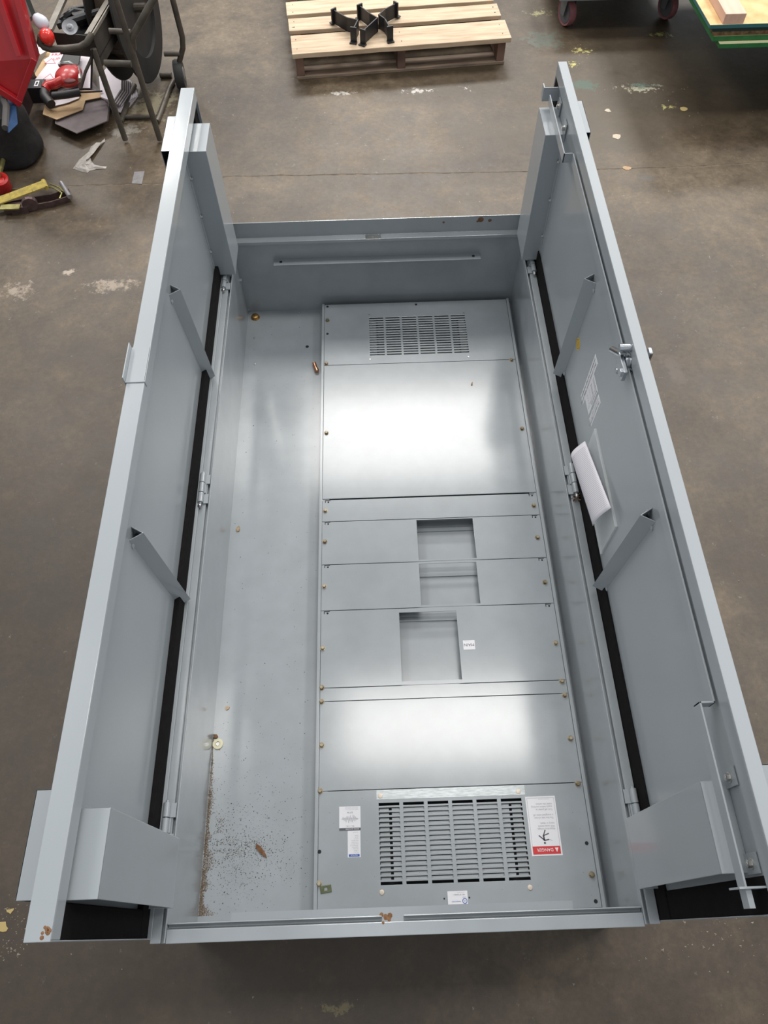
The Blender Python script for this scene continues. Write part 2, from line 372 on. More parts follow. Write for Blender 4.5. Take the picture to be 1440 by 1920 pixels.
c6 = cover(YS[5], YS[6], [(P42(783, 1010).x, P42(890, 1010).x, YS[5]+.006, YS[6]-.0045)], [(609, 1015), (1008, 1007)])
c7 = cover(YS[6], YS[7], (), [(610, 957), (1001, 947)])
c8 = cover(YS[7]+.003, YS[8], (), [(612, 811), (979, 803)], notch=False)
c9 = cover(YS[8], YS[9], far_slots, [(612, 681), (959, 674), (614, 600)], notch=False)
# grommet holes
for px, py, par in ((780, 571, c9), (614, 575, c9), (614, 626, c9), (599, 1597, c1), (1100, 1581, c1), (833, 1685, c1), (880, 1683, c1), (1117, 1690, c1)):
    q = P42(px, py); r = .0045 if py not in (1685, 1683) else .002
    b = B(); b.lathe([(r, 0), (r, .0004)], (q.x, q.y, HP), (0, 0, 1), 12); b.mk('bolt_hole', DARK, par)
for px, py in ((713, 1492), (972, 1484), (716, 1673), (994, 1664)):
    q = P42(px, py); b = B(); b.lathe([(.0062, 0), (.0055, .0018), (.002, .002), (.0019, .0016)], (q.x, q.y, HP), (0, 0, 1), 16); b.mk('rivet', mat('rivet_tan', (.62, .54, .45), .4, .5), c1, smooth=True)
for px, py in ((692, 590), (869, 587), (694, 674), (878, 669)):
    q = P42(px, py); b = B(); b.lathe([(.0035, 0), (.003, .0012)], (q.x, q.y, HP), (0, 0, 1), 10); b.mk('rivet', ZINC, c9)
# worn bare strip at the near vent
q0, q1 = P42(706, 1494), P42(984, 1484)
b = B(); b.box(q0.x, q1.x, YS[1]-.024, YS[1]-.0014, HP, HP+.0006); b.mk('vent_frame_strip', STEELW, c1, label='scuffed bright strip above the vent slots')
# louvred second plates just behind both vents
def behind(sl, dy, par, m, n, fill):
    xs0 = min(s[0] for s in sl); xs1 = max(s[1] for s in sl); ys0 = min(s[2] for s in sl); ys1 = max(s[3] for s in sl); W = xs1-xs0
    b = B(); rh = (ys1-ys0)/(n-.45)
    for i in range(1, n-1):
        y = ys0+i*rh+dy; b.box(xs0+W*.09, xs1-W*.09, y, y+rh*fill, HP-.009, HP-.008)
    b.mk('baffle_plate', m, par)
    for k in (0, 1):
        b = B(); xa = xs0+W*.004 if k == 0 else xs1-W*.07
        for i in range(1, n-1):
            y = ys0+i*rh+dy*.4; b.box(xa, xa+W*.066, y, y+rh*fill*.8, HP-.011, HP-.010)
        b.mk('baffle_edge', mat('baffle_grey', (.34, .36, .37), .4, .5), par)
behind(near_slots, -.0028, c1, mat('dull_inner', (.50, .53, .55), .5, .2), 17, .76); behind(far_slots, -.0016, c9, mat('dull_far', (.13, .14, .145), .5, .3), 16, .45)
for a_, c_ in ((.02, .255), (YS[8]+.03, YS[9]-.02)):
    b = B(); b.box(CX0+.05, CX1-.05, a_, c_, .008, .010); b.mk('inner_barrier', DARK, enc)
# bus support straps seen through the breaker openings
b = B()
for y in (.735, .872, 1.022): b.box(.45, .80, y, y+.012, .0005, .0035)
b.mk('support_strap', PB, enc, bev=.0004)

# ---- stickers on the covers
nx, ny = Vector((-1, 0, 0)), Vector((0, -1, 0))       # text runs towards -x, its top points to -y (cabinet top is the near end)
def sticker(par, name, x0, x1, y0, y1, build, label):
    b = B(); b.box(x0, x1, y0, y1, HP, HP+.0005); o = Vector((x1, y1, HP+.0005))      # o: lower-left corner for the reader
    build(b, lambda u, v: o+nx*u+ny*v, x1-x0, y1-y0)
    return b.mk(name, [PAPER, INK, RED, BLUE, WHITE, INKL], par, label=label)
def flat(b, at, u0, u1, v0, v1, mi, lift=.0002):
    b.mi = mi; k = Vector((0, 0, lift)); b.add([at(u0, v0)+k, at(u1, v0)+k, at(u1, v1)+k, at(u0, v1)+k], [(0, 1, 2, 3)])
def tx(b, at, s, u, v, size, mi, align='LEFT', lift=.0003, sx=1): b.mi = mi; b.text(s, at(u, v), nx, ny, size, align, lift, sx)
def seg(b, at, a, c, wd, mi, lift=.0003):
    a, c = Vector(a), Vector(c); d = (c-a).normalized(); n = Vector((-d.y, d.x))*wd/2; b.mi = mi; k = Vector((0, 0, lift))
    b.add([at(*(a-n))+k, at(*(c-n))+k, at(*(c+n))+k, at(*(a+n))+k], [(0, 1, 2, 3)])
def danger(b, at, W, H):
    e = W*.05
    for (u0, u1, v0, v1) in ((e, W-e, e*.9, e*1.1), (e, W-e, H-e*1.1, H-e*.9), (e*.9, e*1.1, e, H-e), (W-e*1.1, W-e*.9, e, H-e)): flat(b, at, u0, u1, v0, v1, 5)
    flat(b, at, e, W-e, H*.845, H*.975, 2, .0004)
    tx(b, at, 'DANGER', W*.28, H*.880, H*.074, 4, lift=.0006, sx=.98)
    b.mi = 4; k = Vector((0, 0, .0006)); b.add([at(W*.11, H*.872)+k, at(W*.23, H*.872)+k, at(W*.17, H*.945)+k], [(0, 1, 2)])
    tx(b, at, '!', W*.157, H*.880, H*.05, 2, lift=.0008)
    for i, s in enumerate(['Hazardous voltage.', 'Will cause severe', 'injury or death.', '', 'The line side of main', 'is energized when off.', '', 'Turn off power at', 'supply before working', 'inside this switch.']):
        if s: tx(b, at, s, W*.13, H*(.545-i*.047), H*.046, 5, sx=.92)
    tx(b, at, 'underwritten safety label', W*.2, H*.045, H*.02, 5)
    c = lambda u, v: (W*u, H*v)                       # falling figure pictogram, arms and legs spread
    seg(b, at, c(.53, .755), c(.55, .665), W*.055, 1)
    seg(b, at, c(.55, .67), c(.36, .635), W*.032, 1); seg(b, at, c(.55, .67), c(.47, .575), W*.035, 1)
    seg(b, at, c(.53, .745), c(.70, .665), W*.035, 1); seg(b, at, c(.53, .75), c(.38, .735), W*.035, 1)
    b.mi = 1; k = Vector((0, 0, .0004)); b.add([at(W*.53+W*.035*math.cos(t*.524), H*.79+W*.035*math.sin(t*.524))+k for t in range(12)], [list(range(12))])
    seg(b, at, c(.38, .735), c(.27, .755), W*.012, 5)
p0, p1, p2, p3 = P42(984, 1494), P42(1041, 1492), P42(1054, 1603), P42(998, 1606)
sticker(c1, 'danger_label', (p0.x+p3.x)/2, (p1.x+p2.x)/2, (p2.y+p3.y)/2, (p0.y+p1.y)/2, danger, 'white and red danger sticker with falling figure')
def seismic(b, at, W, H):
    flat(b, at, 0, W, H*.90, H, 1, .0003); tx(b, at, 'SEISMIC QUALIFIED', W*.07, H*.925, H*.075, 4, lift=.0006, sx=.95)
    tx(b, at, 'IBC / CBC', W*.30, H*.80, H*.085, 5)
    ys = [0, .25, -.2, .4, -.5, .7, -.8, .5, -1, .9, -.3, .8, -.9, .6, -.5, 1, -.7, .4, -.6, .9, -.4, .5, -.3, .35, -.5, .2, 0]
    for i in range(len(ys)-1):
        seg(b, at, (W*(.12+.76*i/26), H*(.52+ys[i]*.17)), (W*(.12+.76*(i+1)/26), H*(.52+ys[i+1]*.17)), W*.012, 5)
    flat(b, at, W*.1, W*.9, H*.515, H*.525, 5)
    tx(b, at, 'E·T·N', W*.5, H*.225, H*.10, 1, 'CENTER')
    for i in range(3): tx(b, at, 'certified for seismic performance levels', W*.10, H*(.13-i*.045), H*.035, 5, sx=1.05)
p0, p1, p2, p3 = P42(636, 1513), P42(676, 1511), P42(676, 1555), P42(636, 1559)
sticker(c1, 'seismic_label', (p0.x+p3.x)/2, (p1.x+p2.x)/2, (p2.y+p3.y)/2, (p0.y+p1.y)/2, seismic, 'white sticker with grey waveform and black band')
def notice(b, at, W, H):
    flat(b, at, W*.08, W*.92, H*.885, H*.975, 3, .0003); tx(b, at, 'NOTICE', W*.5, H*.902, H*.075, 4, 'CENTER', .0006)
    for i, s in enumerate(['This panel', 'is shipped', 'with covers', 'Tighten all bus', 'connections to the', 'torque values on', 'the wiring label', 'before applying', 'power to', 'the unit', 'See box']):
        tx(b, at, s, W*.16, H*(.80-i*.062), H*.045, 5)
    tx(b, at, 'form 41 2018', W*.2, H*.05, H*.035, 5)
p0, p1, p2, p3 = P42(652, 1558), P42(676, 1557), P42(676, 1607), P42(652, 1608)
sticker(c1, 'notice_label', (p0.x+p3.x)/2, (p1.x+p2.x)/2, (p2.y+p3.y)/2, (p0.y+p1.y)/2, notice, 'narrow white and blue notice sticker')
def ulab(b, at, W, H):
    b.mi = 3; k = Vector((0, 0, .0003)); n = 20; c = (W*.155, H*.77); r0, r1 = H*.16, H*.215
    vs = [at(c[0]+r*math.cos(6.2832*i/n), c[1]+r*math.sin(6.2832*i/n))+k for r in (r0, r1) for i in range(n)]
    b.add(vs, [(i, (i+1) % n, n+(i+1) % n, n+i) for i in range(n)])
    tx(b, at, 'UL', W*.155, H*.70, H*.19, 3, 'CENTER'); tx(b, at, 'LISTED', W*.08, H*.45, H*.10, 3)
    tx(b, at, 'PANELBOARD', W*.36, H*.76, H*.11, 3, sx=1.1); tx(b, at, 'NO. CP 206402-1', W*.14, H*.24, H*.13, 1, sx=1.05); tx(b, at, 'section of listed assembly', W*.14, H*.10, H*.06, 5)
p0, p1, p2, p3 = P42(839, 1671), P42(876, 1670), P42(878, 1695), P42(840, 1696)
sticker(c1, 'certification_label', (p0.x+p3.x)/2, (p1.x+p2.x)/2, (p2.y+p3.y)/2, (p0.y+p1.y)/2, ulab, 'small white and violet certification sticker')
def mainl(b, at, W, H): tx(b, at, 'MAIN', W*.5, H*.36, H*.42, 1, 'CENTER', sx=1.05); tx(b, at, 'main breaker', W*.45, H*.06, H*.09, 5)
p0, p1, p2, p3 = P42(868, 1200), P42(890, 1201), P42(891, 1218), P42(869, 1218)
sticker(c4, 'name_label', (p0.x+p3.x)/2, (p1.x+p2.x)/2, (p2.y+p3.y)/2, (p0.y+p1.y)/2, mainl, 'white sticker reading MAIN')

# ---- hinges (leaves screwed to the side flanges)
def hinge(sgn, yc, n=3, ln=.030, clip=False):
    X = (lambda d: d) if sgn < 0 else (lambda d: .93-d)
    b = B(); y0 = yc-ln*n/2
    for i in range(n):
        a = y0+i*ln
        if i % 2 == 0: b.box(X(-.004), X(-.024), a+.001, a+ln-.001, D-.003, D+.001)
        else: b.box(X(-.012), X(-.030), a+.001, a+ln-.001, D+.000, D+.003)
        b.rod((X(-.0225), a+.001, D+.0065), (X(-.0225), a+ln-.001, D+.0065), .0075, 14)
    b.rod((X(-.0225), y0-.007, D+.0065), (X(-.0225), y0+n*ln+.004, D+.0065), .0035, 10)
    b.mi = 1; b.ball((X(-.0225), y0-.009, D+.0065), .0058, n=10, m=8); b.mi = 0
    if clip:
        b.mi = 2
        for k in range(26):
            t = k*2.4; c = Vector((X(-.020), y0-.014, D+.006)); d = Vector((math.sin(t), math.cos(t*1.7), math.sin(t*2.3))).normalized()
            b.rod(c+d*.004, c+d*random.uniform(.009, .016), .0008, 4)
    return b.mk('hinge', [PA, ZINC, mat('rusted_wire', (.16, .10, .06), .6, .5)], enc, smooth=True)
for sg, px, py in ((-1, 428, 524), (-1, 385, 917), (-1, 322, 1548), (1, 991, 494), (1, 1064, 900), (1, 1178, 1522)):
    q = P(px, py, 2, D); hinge(sg, q.y, clip=(px == 1064))

# ---- doors
DXL, DXR = -.0625, 1.000         # outer faces
def door(sgn, ztop, lbl):
    X = (lambda d: d) if sgn < 0 else (lambda d: .93-d)   # d: like left-door coordinate (negative outward)
    o0 = -.0625
    t = .0370
    if sgn > 0: t = .0235; o0 = -.0545
    y0, y1 = -.026, 1.987; z0 = D+.004 if sgn < 0 else D-.022
    b = B()
    b.box(X(o0), X(o0+.018), y0+.0022, y1-.0022, z0+.0025, ztop-.0025)      # skin with lining
    b.box(X(o0), X(o0+t), y0, y1, ztop-.0025, ztop)                         # free edge flange
    b.box(X(o0), X(o0+t), y0, y0+.0022, z0+.0025, ztop-.0025)               # near edge
    b.box(X(o0), X(o0+t), y1-.0022, y1, z0+.0025, ztop-.0025)               # far edge
    b.box(X(o0), X(o0+t), y0, y1, z0, z0+.0025)                             # hinge edge
    b.box(X(o0+t-.0022), X(o0+t), y0+.0022, y1-.0022, ztop-(.034 if sgn < 0 else .036), ztop-.0025)  # return lip along the free edge
    d = b.mk('door', PA, enc, bev=.0011, label=lbl)
    for (a, c, e, f, wd) in ((y0+.002, y1-.002, z0+.0025, D+.055, 0), (y0+.002, y0+.050, D+.0552, ztop-.037, 1), (y1-.050, y1-.002, D+.0552, ztop-.037, 1)):
        g = B(); g.box(X(o0+.0182), X(o0+(.030 if sgn < 0 else .0232 if wd == 0 else .0212)), a, c, e, f); g.mk('gasket', GASK, d, bev=.002, label='black foam gasket strip')
    return d, X, o0
dL, XLf, oL = door(-1, .810, 'left door standing open, plain grey')
dR, XRf, oR = door(1, .850, 'right door standing open, with latch bar and stickers')
def vee(par, X, o0, a, c):
    """folded stiffener across the inner face of a door: V section, a and c = (y,z) ends on the door face"""
    xf = o0+.018; a = Vector((0, *a)); c = Vector((0, *c)); d = (c-a).normalized(); n = Vector((0, -d.z, d.y)); wv, hv, t = .016, .026, .0018
    b = B()
    for s_ in (-1, 1):
        def pt(base, k, h): q = base+n*k; return Vector((X(xf+h), q.y, q.z))
        A = [pt(a, s_*wv, 0), pt(a, s_*(wv-t*1.3), 0), pt(a, 0, hv-t*1.6), pt(a, 0, hv)]
        Cc = [pt(c, s_*wv, 0), pt(c, s_*(wv-t*1.3), 0), pt(c, 0, hv-t*1.6), pt(c, 0, hv)]
        b.hexa(A, Cc)
    o = b.mk('stiffener', PA, par, bev=.0004)
    # weld beads
    for base, s_ in ((a.lerp(c, .06), 1), (a.lerp(c, .94), 1), (a.lerp(c, .06), -1), (a.lerp(c, .94), -1)):
        w_ = B(); q = base+n*s_*wv; w_.ball((X(xf+.001), q.y, q.z), .006, .5, 1.3, 1, 8, 6); w_.mk('weld_bead', PA, par, smooth=True)
xiL = XLf(oL+.018); xiR = XRf(oR+.018)
for a, c in (((318, 543), (391, 719)), ((244, 1000), (337, 1124))):
    A, Cc = P(*a, 0, xiL), P(*c, 0, xiL); vee(dL, XLf, oL, (A.y, min(A.z, .775)), (Cc.y, max(Cc.z, D+.008)))
for a, c in (((1116, 522), (1054, 700)), ((1226, 965), (1131, 1098))):
    A, Cc = P(*a, 0, xiR), P(*c, 0, xiR); vee(dR, XRf, oR, (A.y, A.z), (Cc.y, max(Cc.z, D+.008)))
def hoods(par, X, o0, ya, yb, yo0, yo1, xin=.0145, ziv=.7625, zl=.345):
    xf = o0+.018; t = .0016
    # inner baffle: open towards the cabinet ends
    b = B()
    b.box(X(xin-t), X(xin), ya, yb, zl, ziv)                    # front
    b.box(X(xf), X(xin), ya, yb, ziv-t, ziv)                    # top
    b.box(X(xf), X(xin), ya, yb, zl, zl+t)                      # bottom
    ys_ = ya if ya > 1 else yb
    b.box(X(xf), X(xin), ys_-t/2, ys_+t/2, zl, ziv)              # closed side facing mid-door
    sgn_ = -1 if ya > 1 else 1
    b.box(X(xf), X(xf+.0016), ys_, ys_+sgn_*.013, zl+.02, ziv-.01)   # screw flange
    b.mk('inner_baffle', PA, par, bev=.0009)
    for k in ((.18, .52, .85) if ya > 1 else (.08, .45, .85)):
        hexbolt('bolt', (X(xf+.0016), ys_+sgn_*.007, zl+.03+(ziv-zl-.05)*k), .0045, ZINC, par, .004, True, (X(1)-X(0), 0, 0))
    # outer rain hood: open on the side facing the near end, dark inside
    b = B(); zo0, zo1 = .36, .757; xo = -.1085 if par is dL else -.112
    b.box(X(xo), X(xo+t), yo0, yo1, zo0, zo1); b.box(X(xo), X(o0), yo0, yo1, zo1-t, zo1); b.box(X(xo), X(o0), yo0, yo1, zo0, zo0+t)
    b.box(X(xo), X(o0), yo1-t, yo1, zo0, zo1)
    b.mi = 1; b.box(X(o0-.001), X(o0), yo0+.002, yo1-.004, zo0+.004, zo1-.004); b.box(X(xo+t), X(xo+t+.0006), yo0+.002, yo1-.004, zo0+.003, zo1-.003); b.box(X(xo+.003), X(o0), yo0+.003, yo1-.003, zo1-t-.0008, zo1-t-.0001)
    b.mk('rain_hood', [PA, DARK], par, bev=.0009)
hoods(dL, XLf, oL, .026, .150, .028, .182)
hoods(dL, XLf, oL, 1.776, 1.900, 1.790, 1.945)
hoods(dR, XRf, oR, .030, .158, .028, .182, xin=.006)
hoods(dR, XRf, oR, 1.800, 1.925, 1.815, 1.960, xin=.014)
# left door: edge channel keeper
q0, q1 = P(270, 652, 2, .81), P(252, 718, 2, .81); b = B()
b.box(-.0640, -.0262, q1.y, q0.y, .8100, .8122); b.box(-.0662, -.0640, q1.y, q0.y, .795, .8270); b.box(-.0255, -.0240, q1.y, q0.y, .797, .8122)
b.mk('strike_channel', PA, dL, bev=.0006)
b = B(); q = P(100, 1752, 2, .81)
for i in range(12): b.lathe([(random.uniform(.001, .004), 0), (.001, .0003)], (-.032+random.gauss(0, .003), q.y+random.gauss(0, .003)+.004, .8101), (0, 0, 1), 7)
b.mk('rust_spot', RUST, dL)
# right door: latch rods, guide brackets, rollers, latch, handle
zb0, zb1 = .781, .806; xm, xs_ = P(1170, 640, 2, zb1).x, P(1037, 285, 2, zb1).x
yA, yB = P(1360, 1315, 2, zb1).y, P(1075, 287, 2, zb1).y
xmid = .9585; xend = .9365; yF = P(1028, 168, 2, zb1).y; yN = .012
def bar(pts, z0, z1, t=.003):
    b = B()
    for (x0, y0), (x1, y1) in zip(pts, pts[1:]):
        d = Vector((x1-x0, y1-y0)).normalized(); n = Vector((-d.y, d.x))*t/2; e = d*t/2
        A = (x0-e.x, y0-e.y); Cc = (x1+e.x, y1+e.y)
        pl = [(A[0]-n.x, A[1]-n.y), (Cc[0]-n.x, Cc[1]-n.y), (Cc[0]+n.x, Cc[1]+n.y), (A[0]+n.x, A[1]+n.y)]
        b.prism(pl, z0, z1, 2)
    return b
bar([(xend, yN), (xend, yA), (xmid, yA), (xmid, yB), (xend, yB), (xend, yF-.025)], zb0, zb1).mk('latch_bar', PA, dR, bev=.0005, label='long grey flat latch bar with stepped ends')
b = B(); b.box(xend-.014, xiR, yF-.002, yF+.001, .775, .812); b.box(xend-.014, xend-.011, yF, yF+.020, .775, .812); b.mk('guide_bracket', PA, dR)
b = B(); b.box(xend-.012, xiR, .008, .0108, .775, .812); b.box(xend-.002, xend+.006, -.016, .008, .785, .806); b.mk('guide_bracket', PA, dR)
for y in (P(1387, 1455, 2, .79).y, P(1415, 1618, 2, .79).y, yF-.04, P(1062, 235, 2, .79).y):
    b = B(); b.box(xiR-.001, xiR-.004, y-.014, y+.014, .755, .80); b.mk('guide_bracket', PA, dR)
    hexbolt('bolt', (xiR-.004, y, .782), .006, ZINC, dR, .006, True, (-1, 0, 0))
q = P(1180, 672, 0, .960); b = B()
k_ = 1.35
b.lathe([(.019*k_, 0), (.019*k_, .004), (.013*k_, .006), (.013*k_, .014), (.008*k_, .018)], (xiR-.0005, q.y, q.z-.012), (-1, 0, 0), 20)
b.rod((xiR-.018, q.y+.006, q.z+.002), (xiR-.024, q.y+.052, q.z-.030), .0075, 14)
b.box(xiR-.026, xiR-.018, q.y-.040, q.y+.020, q.z-.022, q.z+.004); b.lathe([(.009, 0), (.009, .007)], (xiR-.024, q.y-.030, q.z-.008), (-1, 0, 0), 6); b.lathe([(.009, 0), (.009, .026)], (xiR-.004, q.y+.012, q.z+.018), (-1, 0, 0), 12); b.lathe([(.008, 0), (.006, .010)], (xiR-.018, q.y-.006, q.z-.030), (-1, 0, 0), 12)
b.mk('latch', CHROME, dR, smooth=True, bev=.0008)
q = P(1232, 660, 2, .80); b = B(); b.rod((.982, q.y-.0, .735), (1.014, q.y-.0, .735), .014, 16); b.box(1.010, 1.0185, q.y-.008, q.y+.010, .72, .805)
b.mk('handle', CHROME, dR, bev=.002)
# door stickers (flat print, reading direction towards the hinge)
u3, v3 = Vector((0, 0, -1)), Vector((0, -1, 0))
def dsticker(name, y0, y1, z0, z1, rows, big, label):
    b = B(); x = xiR; b.box(x-.0004, x, y0, y1, z0, z1); o = Vector((x-.0004, y1, z1)); W, H = z1-z0, y1-y0
    n = len(rows)
    for i, s in enumerate(rows):
        b.mi = 1 if i in big else 2
        b.text(s, o+u3*(W*.05)+v3*(H*(1-(i+1)/(n+.5))), u3, v3, H/(n+.7), 'LEFT', .0003, 1)
    return b.mk(name, [PAPER, INK, INKL], dR, label=label)
def rng(*pts):
    Q = [P(px, py, 0, xiR) for px, py in pts]; return Q
A, Bq, Cq, Dq = rng((1118, 669), (1122, 688), (1088, 737), (1092, 754))
dsticker('info_label', (Bq.y+Dq.y)/2, (A.y+Cq.y)/2, (Cq.z+Dq.z)/2, (A.z+Bq.z)/2, ['Short circuit current rating of this', 'panelboard, see main nameplate'], (0, 1), 'long narrow white rating sticker')
A, Bq, Cq, Dq = rng((1114, 704), (1122, 737), (1097, 746), (1103, 775))
dsticker('info_label', (Bq.y+Dq.y)/2, (A.y+Cq.y)/2, (Cq.z+Dq.z)/2, (A.z+Bq.z)/2, ['Panel rating table', 'amps   volts   phase   wire', '800     480     3        4', '600     480     3        4', '400     480     3        4', '225     480     3        4'], (0,), 'larger white table sticker')
A, Bq, Cq, Dq = rng((1123, 744), (1127, 758), (1104, 782), (1108, 797))
dsticker('info_label', (Bq.y+Dq.y)/2, (A.y+Cq.y)/2, (Cq.z+Dq.z)/2, (A.z+Bq.z)/2, ['Use copper or aluminum', 'conductors rated 75 C'], (0,), 'lowest small white sticker')
q = P(1084, 645, 0, xiR); b = B(); b.lathe([(.0165, 0), (.0165, .0006)], (xiR, q.y, q.z), (-1, 0, 0), 24)
b.mi = 1; n = 20; vs = [(xiR-.0009, q.y+r*math.cos(6.2832*i/n), q.z+r*math.sin(6.2832*i/n)) for r in (.011, .013) for i in range(n)]; b.add(vs, [(i, (i+1) % n, n+(i+1) % n, n+i) for i in range(n)])
b.text('OK', (xiR-.0006, q.y+.003, q.z+.006), u3, v3, .010, 'LEFT', .0003)
b.mk('round_sticker', [YEL, mat('ochre_ink', (.35, .18, .02), .5)], dR, label='round yellow sticker')
# clear document pocket on the right door
Q = rng((1113, 850), (1160, 1005), (1122, 1045), (1075, 880))
py0, py1 = P(1135, 1030, 0, xiR).y, P(1100, 850, 0, xiR).y; pz0, pz1 = .36, .49
pz1 = P(1158, 1000, 0, xiR-.004).z; pz0 = P(1126, 1035, 0, xiR-.004).z
CLR = mat('clear_film', (.92, .95, .95), .12, alpha=.22, spec=.8)
b = B(); b.box(xiR-.0052, xiR-.0046, py0, py1, pz0, pz1); b.box(xiR-.0052, xiR, py0, py0+.001, pz0, pz1)
for z in (pz0, pz1-.002): b.box(xiR-.0060, xiR, py0, py1, z, z+.002)
b.mk('document_pocket', CLR, dR, label='clear plastic pocket')

# ================================================================= LOOSE THINGS IN THE ENCLOSURE
# directory card curling out of the pocket
def paper_mat():
    m = bpy.data.materials.new('printed_card'); m.use_nodes = True; nt = m.node_tree; N = nt.nodes; K = nt.links; bs = N['Principled BSDF']
    uv = N.new('ShaderNodeUVMap'); sp = N.new('ShaderNodeSeparateXYZ'); K.new(uv.outputs[0], sp.inputs[0])
    def math_(op, a, v): x = N.new('ShaderNodeMath'); x.operation = op; K.new(a, x.inputs[0]); x.inputs[1].default_value = v; return x.outputs[0]
    fr = math_('FRACT', math_('MULTIPLY', sp.outputs['X'], 44), 0); ln = math_('LESS_THAN', fr, .22)
    a = math_('GREATER_THAN', sp.outputs['X'], .06); c = math_('LESS_THAN', sp.outputs['X'], .94); d = math_('GREATER_THAN', sp.outputs['Y'], .16); e = math_('LESS_THAN', sp.outputs['Y'], .95)
    def mul(x, y): z = N.new('ShaderNodeMath'); z.operation = 'MULTIPLY'; K.new(x, z.inputs[0]); K.new(y, z.inputs[1]); return z.outputs[0]
    f = mul(mul(mul(ln, a), mul(c, d)), e)
    mx = N.new('ShaderNodeMix'); mx.data_type = 'RGBA'; K.new(f, mx.inputs[0]); mx.inputs[6].default_value = (.76, .74, .79, 1); mx.inputs[7].default_value = (.40, .38, .42, 1)
    K.new(mx.outputs[2], bs.inputs['Base Color']); bs.inputs['Roughness'].default_value = .7
    return m
# four edge control points measured on their own depths: top edge stays in the pocket, bottom edge curls out
far_top, far_bot = P(1097, 827, 0, .952), P(1071, 856, 0, .930)
near_top, near_bot = P(1146, 952, 0, .955), P(1112, 986, 0, .936)
vs = []; fs = []; uvs = []; NU, NV = 16, 8
for i in range(NU+1):
    for j in range(NV+1):
        t, s_ = i/NU, j/NV; a = far_bot.lerp(near_bot, t); c = far_top.lerp(near_top, t); q = a.lerp(c, s_)
        q.x -= .010*math.sin(math.pi*s_)*(1-.2*t); q.z += -.006*math.sin(math.pi*s_); vs.append(q); uvs.append((t, s_))
for i in range(NU):
    for j in range(NV): k = i*(NV+1)+j; fs.append((k, k+1, k+NV+2, k+NV+1))
b = B(); b.add(vs, fs); card = b.mk('directory_card', paper_mat(), smooth=True)
ul = card.data.uv_layers.new(name='UVMap')
for p_ in card.data.polygons:
    for li in p_.loop_indices: ul.data[li].uv = uvs[card.data.loops[li].vertex_index]
md = card.modifiers.new('solid', 'SOLIDIFY'); md.thickness = .0006
tag(card, 'white printed circuit directory card curling out of the clear pocket on the right door', 'paper card')
# copper lug
q = P(592, 688, 2, .008); b = B(); b.tube([(q.x-.006, q.y+.018, .008), (q.x-.002, q.y+.004, .008), (q.x+.002, q.y-.010, .008)], .0065, 12); b.rod((q.x+.002, q.y-.010, .008), (q.x+.005, q.y-.020, .007), .0080, 12, .0075)
tag(b.mk('copper_plug', COPPER, smooth=True), 'small copper coloured connector lying beside the cover plates near the far left', 'connector')
# fibre chips
def chip(px, py, z, ln, wd, ang, m, name, label, cat):
    q = P(px, py, 2, z); b = B(); c, s_ = math.cos(ang), math.sin(ang); vs = []
    for t, k in ((-.5, .35), (-.25, 1), (.1, .9), (.35, .6), (.5, .15), (.3, -.5), (-.1, -.9), (-.4, -.8)):
        vs.append((q.x+c*t*ln-s_*k*wd/2, q.y+s_*t*ln+c*k*wd/2))
    b.prism(vs, z, z+.003, 2); return tag(b.mk(name, m), label, cat)
chip(490, 1596, 0, .042, .011, -.85, mat('bark', (.23, .105, .045), .8, var=.5, scale=150), 'wood_chip', 'orange brown splinter of wood lying in the dirt at the near left of the enclosure', 'wood chip')
chip(885, 720, HP, .014, .006, 1.2, mat('tan_chip', (.42, .25, .13), .8), 'wood_chip', 'tiny tan flake lying on the large upper cover plate', 'wood chip')
chip(427, 1328, 0, .012, .010, .3, mat('tan_chip2', (.50, .36, .22), .8), 'wood_chip', 'small pale brown crumb on the enclosure bottom near the left wall', 'wood chip')
chip(447, 992, 0, .020, .012, 1.4, mat('tan_dirt', (.42, .31, .20), .9, var=.5, scale=200), 'dirt_clump', 'thin tan dirt clump against the left wall halfway along', 'dirt')
# cream plastic washer and rusty nut against the left wall
q = P(408, 1395, 2, .002); b = B(); b.lathe([(.0085, 0), (.0135, .0004), (.0140, .002), (.0130, .0036), (.0065, .0038), (.0060, .0012)], (max(q.x, XL+.0145), q.y, 0), (0, 0, 1), 22)
b.mi = 1; b.lathe([(.0052, .0008), (.0052, .0028)], (max(q.x, XL+.0145), q.y, 0), (0, 0, 1), 8)
tag(b.mk('washer', [mat('cream_plastic', (.72, .68, .48), .4), ZINC], smooth=True), 'cream round washer standing against the foot of the left wall', 'washer')
q = P(404, 1383, 2, .003); b = B(); b.lathe([(.0055, 0), (.0060, .001), (.0060, .005), (.0030, .006)], (max(q.x, XL+.0075), q.y+.003, 0), (0, 0, 1), 6)
tag(b.mk('nut', RUST), 'small rusty nut touching the cream washer by the left wall', 'nut')
q = P(611, 1667, 2, HP+.002); b = B(); b.plate([-.013, -.004, .004, .013], [-.008, -.003, .004, .008], lambda i, j: i == 1 and j == 1, 0, .0022); b.M = None
o = b.mk('clip_nut', mat('olive_zinc', (.13, .15, .08), .4, .6, .3, 90), bev=.0006); o.location = (q.x, q.y, HP); o.rotation_euler = (0, 0, .12)
tag(o, 'olive rectangular clip nut lying on the near cover plate by its left bolt', 'clip nut')
